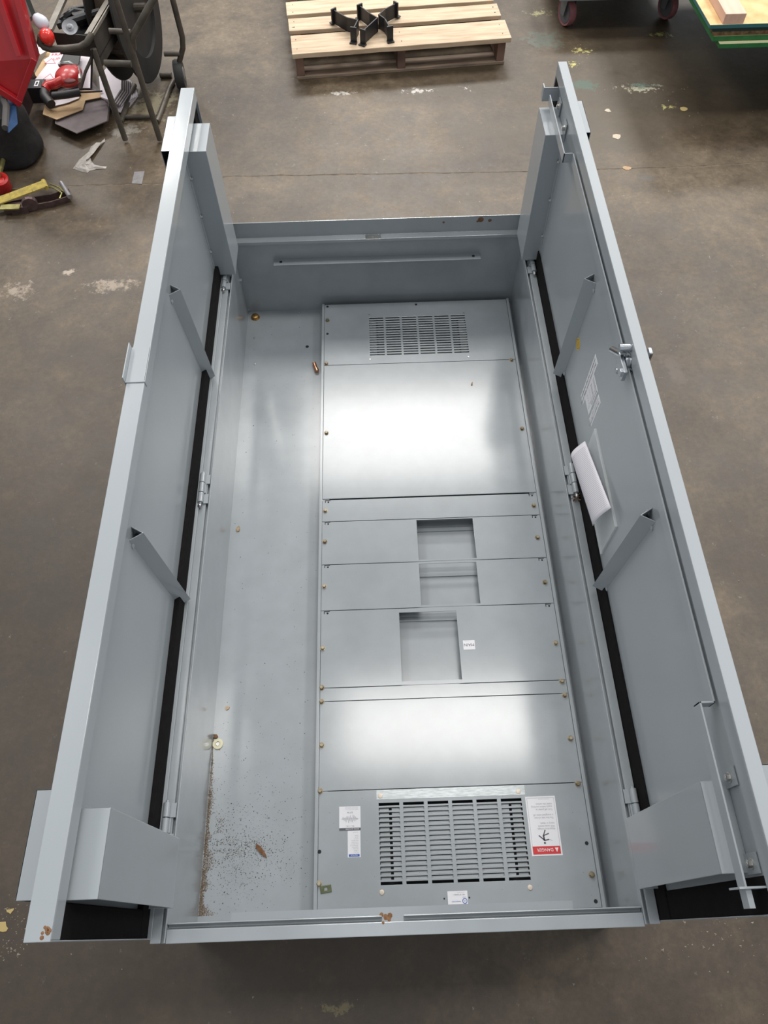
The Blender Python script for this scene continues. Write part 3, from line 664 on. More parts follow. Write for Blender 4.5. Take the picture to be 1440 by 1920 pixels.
# dirt in the near left corner: nobody could count the grains
b = B(); g2 = B(); rn = random.Random(3)
def grain(bb, x, y, r, z=0):
    a = rn.uniform(0, 3); k = rn.uniform(.6, 1.5)
    p_ = [(x+r*k*math.cos(a), y+r*k*math.sin(a), z), (x+r*math.cos(a+2.1), y+r*math.sin(a+2.1), z), (x+r/k*math.cos(a+4.2), y+r/k*math.sin(a+4.2), z), (x, y, z+r*.8)]
    bb.add(p_, [(0, 2, 1), (0, 1, 3), (1, 2, 3), (2, 0, 3)])
def swept(x, y):      # finger-wiped clean streaks
    for (cx, cy, rx, ry) in SW:
        if ((x-cx)/rx)**2+((y-cy)/ry)**2 < 1: return True
    return False
SW = []
for px, py, rx, ry in ((398, 1545, .008, .024), (410, 1568, .016, .007), (420, 1588, .020, .004), (412, 1603, .016, .004)):
    q = P(px, py, 2, 0); SW.append((q.x, q.y, rx, ry))
for i in range(5200):
    y = .02+.42*rn.random()**1.25; tw = (.004+.013*max(0, noise.noise(Vector((y*26, 0, 0)))+.3))*max(.12, 1-max(0, y-.2)*4.2)
    if y > .30 and rn.random() < .55: continue
    x = XL+.001+abs(rn.gauss(0, tw))
    if x < XL+.05 and not swept(x, y): (b if rn.random() < .8 else g2).v and 0; grain(b if rn.random() < .85 else g2, x, y, rn.uniform(.0006, .0016))
for i in range(2600):
    c = rn.choice([(430, 1580, 30, 7), (470, 1590, 30, 12), (420, 1600, 26, 6), (440, 1650, 34, 30), (450, 1560, 60, 40), (500, 1620, 50, 25), (412, 1550, 8, 14), (470, 1500, 60, 80)])
    px, py = rn.gauss(c[0], c[2]), rn.gauss(c[1], c[3])
    if py > 1712 or px > 578: continue
    q = P(px, py, 2, 0)
    if q.x < XL+.002 or q.x > PX0-.002 or q.y < .002 or swept(q.x, q.y): continue
    grain(b if rn.random() < .45 and c[3] < 20 else g2, q.x, q.y, abs(rn.gauss(0, .0006))+.0004)
for i in range(420):
    x, y = rn.uniform(XL+.01, PX0-.01), rn.uniform(.05, 1.9); grain(g2, x, y, abs(rn.gauss(0, .0006))+.0003)
for i in range(90): grain(g2, rn.uniform(CX0, CX1), rn.uniform(.03, .28), rn.uniform(.0004, .001), HP)
o = b.mk('sand', mat('tan_sand', (.33, .25, .18), .9, var=.5, scale=300)); tag(o, 'tan sand and grit piled along the foot of the left wall inside the enclosure', 'dirt', kind='stuff')
o = g2.mk('dirt', mat('dark_grit', (.055, .05, .045), .9)); tag(o, 'dark grit specks scattered over the bottom of the enclosure', 'dirt', kind='stuff')

# ================================================================= PALLET
PINE = mat('pine', (.60, .47, .33), .7, var=.25, scale=6, ripple=(1, 9, 4), objrand=.14, bump=.15, col2=(.40, .29, .19))
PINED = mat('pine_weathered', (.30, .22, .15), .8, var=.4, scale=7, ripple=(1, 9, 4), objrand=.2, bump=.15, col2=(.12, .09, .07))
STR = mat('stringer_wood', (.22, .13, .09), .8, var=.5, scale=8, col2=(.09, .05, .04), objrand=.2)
pa, pb = P(558, 150, 2, ZG), P(945, 120, 2, ZG)
pal = empty('pallet', (pa.x, pa.y, ZG), 'pale wooden shipping pallet on the floor behind the enclosure', 'pallet')
pal.rotation_euler = (0, 0, math.atan2(pb.y-pa.y, pb.x-pa.x)); PW = (pb-pa).length
def board(name, m, x0, x1, y0, y1, z0, z1, chew=0., jit=0.):
    b = B(); n = 10; top = []; 
    ys0 = [y0+chew*(noise.noise(Vector((k*.9, y0*7, 0)))) for k in range(n+1)]; ys1 = [y1+chew*.5*noise.noise(Vector((k*.8, y1*5, 9))) for k in range(n+1)]
    xs = [x0+(x1-x0)*k/n for k in range(n+1)]
    poly = list(zip(xs, ys0))+list(zip(xs[::-1], ys1[::-1])); b.prism(poly, z0, z1, 2)
    me = b
    o = me.mk(name, m, bev=.0015, seg=1); o.parent = pal
    for v in o.data.vertices: pass
    return o
yb = [0, .127, .205, .305, .352, .450, .560, .640, .740, .830, .93, 1.02, 1.10, 1.216]
yb = [(-.012, .150), (.198, .312), (.345, .470), (.520, .620), (.680, .780), (.850, .950), (1.085, 1.216)]
for k, (a, c) in enumerate(yb):
    board('deck_board', PINE, -.012-.004*(k % 3), PW+(.018, .010, .0, .006)[k % 4], a, c, .104, .122+(.004 if k == 0 else 0), .005)
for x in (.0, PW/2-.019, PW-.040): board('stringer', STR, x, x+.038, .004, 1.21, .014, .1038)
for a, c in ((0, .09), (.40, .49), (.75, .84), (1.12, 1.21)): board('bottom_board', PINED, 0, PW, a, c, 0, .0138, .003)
for x in (.012, PW/2, PW-.02):
    for y in (.03, .11, .23, .28, .37, .44):
        b = B(); b.rod((x+random.uniform(-.012, .012), y, .1205), (x+.001, y, .1265 if y < .15 else .1225), .0025, 7); o = b.mk('nail', mat('nail', (.05, .04, .035), .6)); o.parent = pal
# knots
# black bent brackets lying on the pallet
BLK = mat('black_steel', (.016, .016, .018), .42, spec=.5)
def bracket(pts, feet, hgt, label):
    z = ZG+.1265; W3 = [P(px, py, 2, z+.002) for px, py in pts]; b = B(); t = .006
    for a, c in zip(W3, W3[1:]):
        d = (c-a); d.z = 0; d.normalize(); n = Vector((-d.y, d.x, 0))*t/2; e = d*t/2
        pl = [(a-n-e), (c-n+e), (c+n+e), (a+n-e)]; b.prism([(q.x, q.y) for q in pl], z, z+hgt, 2)
    o = b
    for k in feet:
        q = W3[k]; r = W3[1] if k == 0 else W3[-2]; d = (q-r); d.z = 0; d.normalize(); n = Vector((-d.y, d.x, 0))
        pl = [q-n*.015, q+n*.015, q+n*.015+d*.008, q-n*.015+d*.008]; b.prism([(v.x, v.y) for v in pl], z, z+hgt*1.1, 2)
        pl = [q-n*.017, q+n*.017, q+n*.017+d*.022, q-n*.017+d*.022]; b.prism([(v.x, v.y) for v in pl], z, z+.006, 2)
    for k in (1, len(W3)-2):
        q = W3[k]; b.rod((q.x+.0, q.y, z), (q.x, q.y, z+hgt), t*.6, 8)
    return tag(b.mk('steel_bracket', BLK, bev=.001), label, 'bracket', 'black steel brackets on the pallet')
bracket([(628, 44), (652, 58), (672, 62), (664, 78)], (0, 3), .062, 'black bent steel bracket on the pallet, leftmost of the three')
bracket([(676, 36), (694, 50), (708, 58), (682, 82)], (0, 3), .062, 'black bent steel bracket on the pallet, between the other two')
bracket([(741, 32), (722, 42), (711, 52), (722, 60), (731, 76)], (0, 4), .062, 'black bent steel bracket on the pallet, rightmost of the three')

# ================================================================= CART WITH CASTERS, SHEETS (top right)
def cast(px, py, par, lean):
    q = P(px, py, 2, ZG); r = .062; c = Vector((q.x+.0, q.y+.02, ZG+r))
    ax = Vector((math.cos(lean), math.sin(lean), 0))
    cc = bpy.data.objects.new('caster', None)
    b = B(); b.rod(c-ax*.016, c+ax*.016, r*.80, 26); b.rod(c-ax*.022, c+ax*.022, .014, 12)
    wheel = b.mk('caster', mat('caster_hub', (.11, .11, .12), .5), par, bev=.002)
    b = B(); b.lathe([(r*.80, -.014), (r*.95, -.018), (r, -.010), (r, .010), (r*.95, .018), (r*.80, .014)], c, ax, 28); b.mk('tread', mat('maroon_rubber', (.30, .11, .12), .55, var=.3, scale=40), wheel, smooth=True)
    b = B(); n = ax.cross(Vector((0, 0, 1)))
    for s_ in (-1, 1):
        p0 = c+ax*s_*.026; A = [p0-n*.014+Vector((0, 0, -.012)), p0+n*.014+Vector((0, 0, -.012)), p0+n*.034+Vector((0, 0, .085)), p0-n*.034+Vector((0, 0, .085))]
        b.hexa(A, [v+ax*s_*.003 for v in A])
    b.hexa([c+ax*sx*.03+n*sy*.036+Vector((0, 0, .085)) for sx, sy in ((-1, -1), (1, -1), (1, 1), (-1, 1))], [c+ax*sx*.03+n*sy*.036+Vector((0, 0, .091)) for sx, sy in ((-1, -1), (1, -1), (1, 1), (-1, 1))])
    b.mk('fork', mat('grey_cast', (.20, .21, .22), .45, .5), wheel, bev=.001)
    return wheel
q1, q2 = P(1060, 50, 2, ZG), P(1243, 38, 2, ZG)
cart = empty('platform_cart', (q1.x+.3, q1.y+.4, ZG), 'grey platform cart on maroon casters at the top of the photograph', 'cart')
b = B(); b.box(q1.x-.07, q2.x+.06, q1.y-.075, q1.y+.9, ZG+.153, ZG+.175); b.box(q1.x-.05, q2.x+.05, q1.y-.03, q1.y+.0, ZG+.175, ZG+.21)
b.mk('platform', mat('cart_grey', (.19, .22, .23), .5, var=.3), cart, bev=.002)
cast(1060, 50, cart, .35); cast(1247, 38, cart, .35)
for dx in (0, .46): 
    b = B(); c = Vector((q1.x+.05+dx, q1.y+.75, ZG+.062)); b.rod(c-Vector((.016, 0, 0)), c+Vector((.016, 0, 0)), .062, 22); b.box(c.x-.03, c.x+.03, c.y-.03, c.y+.03, c.z+.064, c.z+.091); b.mk('caster', mat('caster_hub', (.1, .1, .1)), cart)
# sheet stack on a low dark dolly
zt = .35
def sheetp(z, px, py): return P(px, py, 2, z)
c0 = sheetp(zt, 1332, 47); e1 = sheetp(zt, 1305, 0); dirv = Vector((e1.x-c0.x, e1.y-c0.y, 0)).normalized()
OSB = mat('osb', (.72, .50, .25), .75, var=.3, scale=14, col2=(.50, .31, .13), bump=.2)
TEAL = mat('teal_edge_paint', (.03, .14, .15), .6); GREEN = mat('green_edge_paint', (.02, .17, .045), .6, var=.3, scale=30)
def sheet(name, ox, oy, z0, z1, edge, face, label):
    b = B(); x0, y0 = c0.x+ox, c0.y+oy; sk = dirv.x/dirv.y
    W_, Dp = 1.25, 1.3
    pts = [(x0, y0), (x0+W_, y0), (x0+W_+sk*Dp, y0+Dp), (x0+sk*Dp, y0+Dp)]
    b.prism(pts, z0, z1, 2); b.m = [0, 1]+[0]*4
    return tag(b.mk(name, [edge, face], bev=.001, seg=1), label, 'board', 'strand boards stacked on the dolly')
sheet('strand_board', 0, 0, zt-.015, zt, TEAL, OSB, 'topmost strand board panel of the stack with teal painted edge')
sheet('strand_board', .022, .006, zt-.030, zt-.0152, mat('dark_teal', (.012, .035, .03), .7), OSB, 'dark edged panel directly under the topmost teal edged one')
sheet('strand_board', .030, .010, zt-.047, zt-.0302, mat('raw_osb_edge', (.30, .19, .09), .85, var=.6, scale=60, col2=(.07, .04, .02)), OSB, 'panel with raw brown strand edge, third from the top of the stack')
sheet('strand_board', .034, .006, zt-.068, zt-.0472, GREEN, OSB, 'green edged panel, fourth from the top of the stack')
sheet('strand_board', .062, -.014, zt-.086, zt-.0682, GREEN, mat('pale_edge', (.55, .5, .3), .8), 'lowest green edged panel, sticking out below the others')
s1, s2 = sheetp(zt+.0, 1345, 45), sheetp(zt, 1386, 45)
b = B(); sk = dirv.x/dirv.y; wd = .085; x0 = sheetp(zt, 1355, 46).x; y0 = c0.y+.004; Dp = 1.2
b.hexa([(x0, y0, zt), (x0+wd, y0, zt), (x0+wd+(sk+.02)*Dp, y0+Dp, zt), (x0+(sk+.02)*Dp, y0+Dp, zt)], [(x0, y0, zt+.038), (x0+wd, y0, zt+.038), (x0+wd+(sk+.02)*Dp, y0+Dp, zt+.038), (x0+(sk+.02)*Dp, y0+Dp, zt+.038)])
tag(b.mk('lumber', mat('fresh_lumber', (.72, .47, .36), .65, var=.15, scale=5, ripple=(9, 1, 4)), bev=.002), 'pinkish length of sawn lumber lying on top of the wood panel stack', 'lumber')
dol = empty('dolly', (c0.x+.6, c0.y+.6, ZG), 'dark low dolly hidden in shadow under the wood panel stack', 'dolly')
b = B(); b.box(c0.x+.30, c0.x+1.15, c0.y+.18, c0.y+.75, zt-.13, zt-.0862); b.mk('frame', DARK, dol)
for x in (.75, 1.0):
    for y in (.45, .66):
        b = B(); b.box(c0.x+x-.03, c0.x+x+.03, c0.y+y-.03, c0.y+y+.03, ZG+.10, zt-.13); b.rod((c0.x+x-.02, c0.y+y, ZG+.052), (c0.x+x+.02, c0.y+y, ZG+.052), .052, 20); b.mk('caster', DARK, dol)

# ================================================================= STRAPPING CART (top left)
TUB = mat('worn_tube', (.115, .098, .078), .5, .3, var=.45, scale=20)
TRAY = mat('tray_steel', (.06, .052, .045), .55, .3, var=.4, scale=12)
yl = P(300, 262, 2, ZG).y
sc_ = empty('strapping_cart', (-.55, 3.25, ZG), 'worn brown tubular strapping cart with a large dark coil reel and a tool tray', 'cart')
def tb(pts, r=.0125, name='frame_tube', m=TUB): b = B(); b.tube(pts, r, 10); return b.mk(name, m, sc_, smooth=True)
V3 = Vector
lz = ZG+.0125
A0 = P(235, 262, 2, lz); A1 = P(175, 92, 1, yl); B0 = P(300, 262, 2, lz); B1 = P(208, -30, 1, yl)
tb([A0, A0.lerp(A1, .5), A1], name='leg'); tb([B0, B0.lerp(B1, .5), B1], name='leg')
g = lambda px, py, z=lz: P(px, py, 2, z)
tb([g(325, 152), g(318, 165), g(297, 222), g(294, 228)], .012)
tb([g(252, 160), g(240, 190), g(229, 222), g(226, 228)], .012)
tb([g(232, 219), g(294, 219)], .010); tb([g(300, 141), g(322, 141)], .012)
wq = g(333, 140, .0); wy = wq.y
tb([P(322, -8, 1, wy), P(342, 70, 1, wy), P(343, 90, 1, wy), P(334, 125, 1, wy)], .0125)
tb([P(308, 101, 1, wy), P(338, 101, 1, wy)], .011)
tb([P(300, -20, 1, yl+.05), P(280, 12, 1, yl+.02), P(248, 70, 1, yl), P(250, 92, 1, yl)], .014)
tb([P(196, 118, 1, yl+.01), P(246, 120, 1, yl+.01)], .013); tb([P(205, 58, 1, yl+.05), P(245, 60, 1, yl+.05)], .011)
tb([P(192, 90, 1, yl+.3), P(240, 95, 1, yl+.3)], .020)
tb([P(176, 100, 1, yl), P(160, 135, 1, yl-.02), P(152, 165, 1, yl-.03)], .006); tb([P(173, 92, 1, yl-.01), P(171, 165, 1, yl-.01)], .004, m=BLK)
# wheel
wc = V3((P(337, 140, 1, wy).x, wy, ZG+.062)); b = B(); b.lathe([(.020, -.020), (.045, -.018), (.058, -.020), (.062, -.010), (.062, .010), (.058, .020), (.045, .018), (.020, .020)], wc, (1, .1, 0), 26); b.mk('wheel', mat('tyre', (.03, .03, .03), .7), sc_, smooth=True)
b = B(); b.lathe([(.030, 0), (.030, .021), (.012, .025)], wc, (1, .1, 0), 16); b.mk('hub', mat('hubgrey', (.22, .22, .22), .4, .6), sc_)
# coil reel: thick dark disc seen nearly edge-on
rb = P(288, 154, 2, ZG+.02); rc = V3((rb.x+.005, rb.y+.02, ZG+.335)); ax = V3((.97, -.10, .05))
REEL = mat('reel_black', (.009, .008, .007), .65, .0, var=.5, scale=16)
b = B(); b.lathe([(.10, .0), (.285, .0), (.290, .004), (.285, .010), (.19, .014), (.185, -.05), (.10, -.05)], rc, ax, 48); b.mk('reel_flange', REEL, sc_, smooth=True)
b = B(); b.lathe([(.09, -.10), (.19, -.10), (.19, -.002), (.09, -.002)], rc, ax, 40); b.mk('strap_coil', mat('coil_brown', (.11, .075, .05), .5, .4, var=.5, scale=60, ripple=(30, 1, 1)), sc_, smooth=True)
b = B(); b.lathe([(.10, 0), (.275, 0), (.275, .006), (.10, .008)], rc-ax*.115, ax, 40); b.mk('reel_flange', REEL, sc_, smooth=True)
b = B(); b.rod(rc-ax*.16, rc+ax*.05, .018, 12); b.mk('axle', TUB, sc_)
# tray with rim tube
ty = yl-.02
r1 = P(76, 70, 1, ty); 
rim = [P(77, 68, 1, ty-.0), P(75, 80, 1, ty), P(82, 88, 1, ty), P(95, 92, 1, ty), P(125, 91, 1, ty), P(150, 88, 1, ty), P(163, 80, 1, ty), P(172, 64, 1, ty+.03)]
tb(rim, .013, 'rim_tube'); zt_ = P(172, 64, 1, ty+.03).z
r2 = P(172, 62, 2, zt_); r3 = P(216, -12, 2, zt_); r4 = P(96, 55, 2, zt_); r5 = P(125, -10, 2, zt_)
def slab(pts, t, name, m=TRAY, dz=0):
    b = B(); b.hexa([V3(p_)-V3((0, 0, t)) for p_ in pts], [V3(p_) for p_ in pts]); return b.mk(name, m, sc_)
off = V3((.028, .004, 0))
slab([r2-off, r2+off*.2, r3+off*.2, r3-off], .012, 'tray_rim', mat('rim_steel', (.26, .235, .20), .5, .4, var=.3, scale=20))
slab([r2+V3((-.005, 0, 0)), r2+V3((.0, .0, 0)), r3+V3((0, 0, 0)), r3+V3((-.005, 0, 0))], .13, 'tray_side')
slab([r4-off*.8, r4+off*.1, r5+off*.1, r5-off*.8], .012, 'tray_rim', mat('rim_steel', (.26, .235, .20)))
dn = V3((0, 0, .09)); slab([r4-dn, r2-dn, r3-dn, r5-dn], .006, 'tray_floor', mat('tray_black', (.03, .03, .032), .6))
b = B(); b.hexa([r4-dn, r2-dn, r2-dn+V3((0, .004, 0)), r4-dn+V3((0, .004, 0))], [r4-V3((0, 0, .012)), r2-V3((0, 0, .012)), r2-V3((0, -.004, .012)), r4-V3((0, -.004, .012))]); b.mk('tray_side', TRAY, sc_)
# tools in the tray
ztr = zt_-.055
b = B(); b.tube([P(108, 48, 2, ztr), P(140, 38, 2, ztr+.01), P(188, 22, 2, ztr+.01)], .016, 8); b.tube([P(112, 38, 2, ztr), P(140, 20, 2, ztr+.02), P(180, 26, 2, ztr)], .013, 8); b.tube([P(120, 40, 2, ztr), P(133, 18, 2, ztr), P(165, 14, 2, ztr+.01)], .011, 8)
b.rod(P(150, 34, 2, ztr)-V3((0, 0, .02)), P(150, 34, 2, ztr)+V3((0, 0, .022)), .026, 12); b.box(*(lambda q: (q.x-.05, q.x+.05, q.y-.03, q.y+.03, q.z-.033, q.z+.0))(P(165, 24, 2, ztr)))
tag(b.mk('strapping_tool', BLK, smooth=True), 'black long handled strapping tensioner lying in the cart tray', 'tool')
q = P(131, 51, 2, zt_+.005); axv = V3((.15, -.55, .8)); b = B(); b.lathe([(0.0198, -0.0053), (0.0304, -0.0013), (0.0304, 0.0026), (0.0238, 0.0000), (0.0158, -0.0013), (0.0132, 0.0013), (0.0079, 0.0026), (0.0066, 0.0079), (0.0026, 0.0086)], q, axv, 30)
tag(b.mk('hand_wheel', mat('grey_plastic', (.26, .27, .29), .4, var=.3, scale=30), smooth=True), 'grey round dished hand wheel sitting on the tray of tools', 'wheel')
q = P(179, 55, 2, zt_-.02); b = B(); b.box(q.x-.018, q.x+.006, q.y-.02, q.y+.03, q.z-.06, q.z+.004); tag(b.mk('paper_slip', mat('off_white', (.6, .58, .56), .6), bev=.003), 'off white block tucked in the tray corner beside the hand wheel', 'block')
# red tip ball and white bulb standing at the rim corner
q = P(88, 68, 1, ty-.004); b = B(); b.lathe([(0.0082, -0.0340), (0.0204, -0.0231), (0.0272, -0.0082), (0.0279, 0.0041), (0.0231, 0.0177), (0.0122, 0.0258), (0.0041, 0.0279)], q, (-.05, -.1, 1), 22)
tag(b.mk('rubber_bulb', mat('gloss_red', (.75, .025, .015), .18, coat=.6), smooth=True), 'glossy red rubber bulb on the rim corner of the strapping cart', 'bulb')
q = P(78, 42, 1, ty+.04); b = B(); b.lathe([(0.0066, -0.0343), (0.0185, -0.0264), (0.0251, -0.0092), (0.0264, 0.0040), (0.0198, 0.0198), (0.0079, 0.0277)], q, (.55, -.1, -.6), 22)
tag(b.mk('rubber_bulb', mat('bulb_white', (.62, .63, .70), .4), smooth=True), 'off white bulb just behind the glossy red one', 'bulb')

# ================================================================= CARD SHEETS, SAW, TOOL CHEST, BAG (top left, on the floor)
KRAFT = mat('kraft_card', (.52, .36, .20), .8, var=.12, scale=10); GREYC = mat('grey_card', (.20, .165, .17), .8, var=.3, scale=20)
WCARD = mat('white_card', (.72, .66, .70), .65, var=.06, scale=12); PINK = mat('red_print', (.70, .08, .12), .6)
def sheetpoly(name, pts, z, t, m, label, grp, cat='cardboard sheet', edge=None, dx=0, dy=0):
    b = B(); W3 = [P(px, py, 2, z+t) for px, py in pts]; b.prism([(q.x+dx, q.y+dy) for q in W3], z, z+t, 2)
    return tag(b.mk(name, m), label, cat, grp)
hexd = [(106, 226), (146, 244), (203, 221), (206, 196), (170, 150), (110, 170)]
for k in range(9):
    z = ZG+.0005+k*.0052
    sheetpoly('cardboard_sheet', hexd, z, .004, GREYC, 'topmost grey brown sheet of the lower stack beside the strapping cart' if k == 8 else 'grey brown die cut cardboard sheet beneath the topmost of the lower stack', 'grey sheets in the lower stack', dx=random.uniform(-.006, .006), dy=random.uniform(-.004, .004)-.004*k+.012)
fan = [(196, 150), (215, 127), (238, 150), (238, 172), (222, 196), (200, 188)]
for k in range(12):
    z = ZG+.0005+k*.0075
    sheetpoly('cardboard_sheet', fan, z, .0060, WCARD if k % 2 else GREYC, 'white faced sheet edge in the fanned stack behind the cart legs', 'white sheets in the fanned stack', dx=.030-.0055*k, dy=-.022+.0045*k)
fan2 = [(208, 185), (242, 165), (245, 178), (222, 205), (214, 203)]
for k in range(4): sheetpoly('cardboard_sheet', fan2, ZG+.0005+k*.0052, .0035, WCARD, 'pale pink edged sheet at the lower right of the fanned stack', 'pale sheets below the fanned stack', dx=.006-.008*k+.03, dy=-.004*k-.01)
sheetpoly('kraft_sheet', [(80, 214), (106, 224), (155, 205), (160, 188), (190, 182), (192, 170), (120, 168), (84, 196)], ZG+.054, .003, KRAFT, 'tan cardboard sheet with a stepped edge lying on the grey stack', None)
sheetpoly('kraft_sheet', [(64, 140), (90, 95), (128, 92), (118, 150), (90, 160)], ZG+.040, .003, KRAFT, 'tan cardboard sheet under the white printed sheets beside the red chest', None)
wp = [(62, 154), (88, 120), (82, 112), (92, 106), (96, 95), (124, 97), (122, 112), (112, 128), (98, 156), (76, 160)]
o = sheetpoly('printed_sheet', wp, ZG+.060, .002, WCARD, 'white cut sheet with red printed triangles left of the red saw', None, 'printed sheet')
pr = B()
for px, py, s_ in ((95, 116, .030), (92, 145, .030)):
    q = P(px, py, 2, ZG+.0625)
    for k in range(3):
        a, c = math.radians(90+k*120), math.radians(210+k*120)
        pr.rod((q.x+s_*math.cos(a), q.y+s_*math.sin(a), q.z-.0003), (q.x+s_*math.cos(c), q.y+s_*math.sin(c), q.z-.0003), .0012, 4)
q = P(96, 105, 2, ZG+.0625); pr.text('FRAGILE', (q.x, q.y, q.z), (1, .1, 0), (-.1, 1, 0), .03); q = P(99, 113, 2, ZG+.0625); pr.text('UP', (q.x, q.y, q.z), (1, .1, 0), (-.1, 1, 0), .028)
pr.mk('red_print', PINK, o)
sheetpoly('printed_sheet', [(150, 105), (160, 92), (168, 105), (170, 130), (172, 165), (146, 165)], ZG+.060, .002, WCARD, 'white cut sheet lying between the saw and the cart leg', None, 'printed sheet')
sheetpoly('printed_sheet', [(184, 108), (208, 105), (214, 116), (190, 122)], ZG+.070, .002, WCARD, 'small white sheet corner seen under the cart crossbar', None, 'printed sheet')
sheetpoly('printed_sheet', [(66, 75), (72, 88), (92, 92), (76, 102), (64, 96)], ZG+.064, .002, WCARD, 'white sheet corner poking out by the rim of the red chest', None, 'printed sheet')
sheetpoly('printed_sheet', [(100, 188), (150, 178), (148, 184), (125, 193), (100, 199)], ZG+.062, .002, WCARD, 'white sheet showing below the black saw handle', None, 'printed sheet')
# red portable band saw
saw = empty('band_saw', P(105, 165, 2, ZG+.065), 'red and black cordless band saw lying on the cardboard sheets', 'power saw')
SR = mat('saw_red', (.50, .022, .02), .35, coat=.2); SB = mat('saw_black', (.018, .018, .020), .5)
zs = ZG+.066
def Ps(px, py, h): return P(px, py, 2, zs+h)
b = B(); c = Ps(128, 143, .04)
b.ball(c, .060, 1.0, 1.15, .60, 20, 12); b.ball(Ps(141, 138, .035), .04, .8, 1.2, .8); b.mk('motor_housing', SR, saw, smooth=True)
b = B(); b.tube([Ps(118, 150, .045), Ps(102, 158, .045), Ps(90, 160, .04), Ps(84, 168, .035)], .020, 12); b.mk('rear_grip', SR, saw, smooth=True)
b = B(); b.tube([Ps(82, 160, .03), Ps(84, 182, .03), Ps(96, 196, .02)], .021, 12); b.mk('blade_guard', SB, saw, smooth=True)
b = B(); b.tube([Ps(100, 180, .04), Ps(120, 178, .045), Ps(150, 173, .04)], .017, 12); b.rod(Ps(150, 173, .04), Ps(192, 171, .03), .004, 8); b.mk('front_handle', SB, saw, smooth=True)
b = B(); c = Ps(71, 165, .03); b.box(c.x-.035, c.x+.035, c.y-.035, c.y+.035, zs-.02, zs+.05); b.mi = 1
b.box(c.x-.006, c.x+.012, c.y-.020, c.y+.022, zs+.05, zs+.0506); b.mi = 0; b.box(c.x-.001, c.x+.008, c.y-.012, c.y+.014, zs+.0506, zs+.051)
b.mk('battery', [SB, PAPER], saw, bev=.003)
b = B(); b.tube([Ps(110, 122, .05), Ps(130, 118, .055), Ps(146, 128, .05), Ps(150, 150, .04)], .010, 10); b.mk('guard_trim', mat('alu', (.36, .37, .36), .4, .7), saw, smooth=True)
b = B(); b.hexa([Ps(110, 120, .03), Ps(149, 122, .03), Ps(154, 92, .03), Ps(122, 94, .03)], [Ps(112, 120, .062), Ps(147, 122, .062), Ps(152, 94, .062), Ps(124, 96, .062)]); b.mk('blade_cover', mat('charcoal', (.05, .05, .05), .6), saw, bev=.004)
b = B(); b.ball(Ps(131, 152, .072), .022, 1.3, .8, .3); b.mk('finger_opening', mat('deep_red', (.10, .008, .008), .6), saw, smooth=True)
# red steel chest: leaning lid and dark body
CR = mat('chest_red', (.42, .012, .018), .32, coat=.3, var=.2, scale=4)
che = empty('tool_chest', (-1.3, 3.2, ZG), 'red steel tool chest with raised rim lid at the upper left edge', 'tool chest')
yq = 3.02
A_ = [P(40, 196, 1, yq), P(72, 110, 1, yq+.03), P(40, -8, 1, yq+.12), P(-80, -8, 1, yq+.12), P(-80, 120, 1, yq+.02)]
def poly_slab(pts, off, name, m):
    b = B(); n = len(pts); b.add([V3(p_) for p_ in pts]+[V3(p_)+off for p_ in pts], [list(range(n)), [n+i for i in range(n)][::-1]]+[(i, n+i, n+(i+1) % n, (i+1) % n) for i in range(n)]); return b.mk(name, m, che, bev=.002)
poly_slab(A_, V3((0, .03, 0)), 'lid', CR)
def strip(a, c, w_, nm='rim'):
    d = (c-a).normalized(); n = d.cross(V3((0, 1, 0))).normalized()*w_
    b = B(); f = V3((0, -.022, 0)); b.hexa([a, c, c+n, a+n], [a+f, c+f, c+n+f, a+n+f]); b.mk(nm, CR, che, bev=.002)
strip(A_[0], A_[1], .024); strip(A_[1], A_[2], .026); strip(A_[4], A_[0], .026); strip(P(42, 100, 1, yq+.02), P(5, -8, 1, yq+.10), .02)
b = B(); b.box(-1.75, A_[0].x-.13, yq+.19, yq+.55, ZG, A_[0].z+.06); b.mk('body', mat('chest_dark', (.03, .008, .008), .6), che, bev=.004)
# dark cabinet corner beyond the chest
q = P(55, 40, 2, ZG); dk = empty('metal_cabinet', (q.x-.1, q.y+.2, ZG), 'dark grey metal cabinet corner behind the red chest at the top left', 'cabinet')
e0, e1 = P(43, 42, 2, ZG+.02), P(66, 22, 2, ZG+.02); d = (e1-e0).normalized(); n = V3((-d.y, d.x, 0))
b = B(); base = [e0, e1, e1+n*.4, e0+n*.4]; b.hexa([V3((v.x, v.y, ZG)) for v in base], [V3((v.x, v.y, ZG+.35)) for v in base]); b.mk('body', mat('cab_dark', (.045, .055, .055), .45), dk, bev=.003)
b = B(); base = [e0+d*.04-n*.006, e1-d*.04-n*.006, e1-d*.04, e0+d*.04]; b.hexa([V3((v.x, v.y, ZG+.02)) for v in base], [V3((v.x, v.y, ZG+.1)) for v in base]); b.mk('door_panel', mat('cab_steel', (.25, .27, .27), .4, .4), dk)
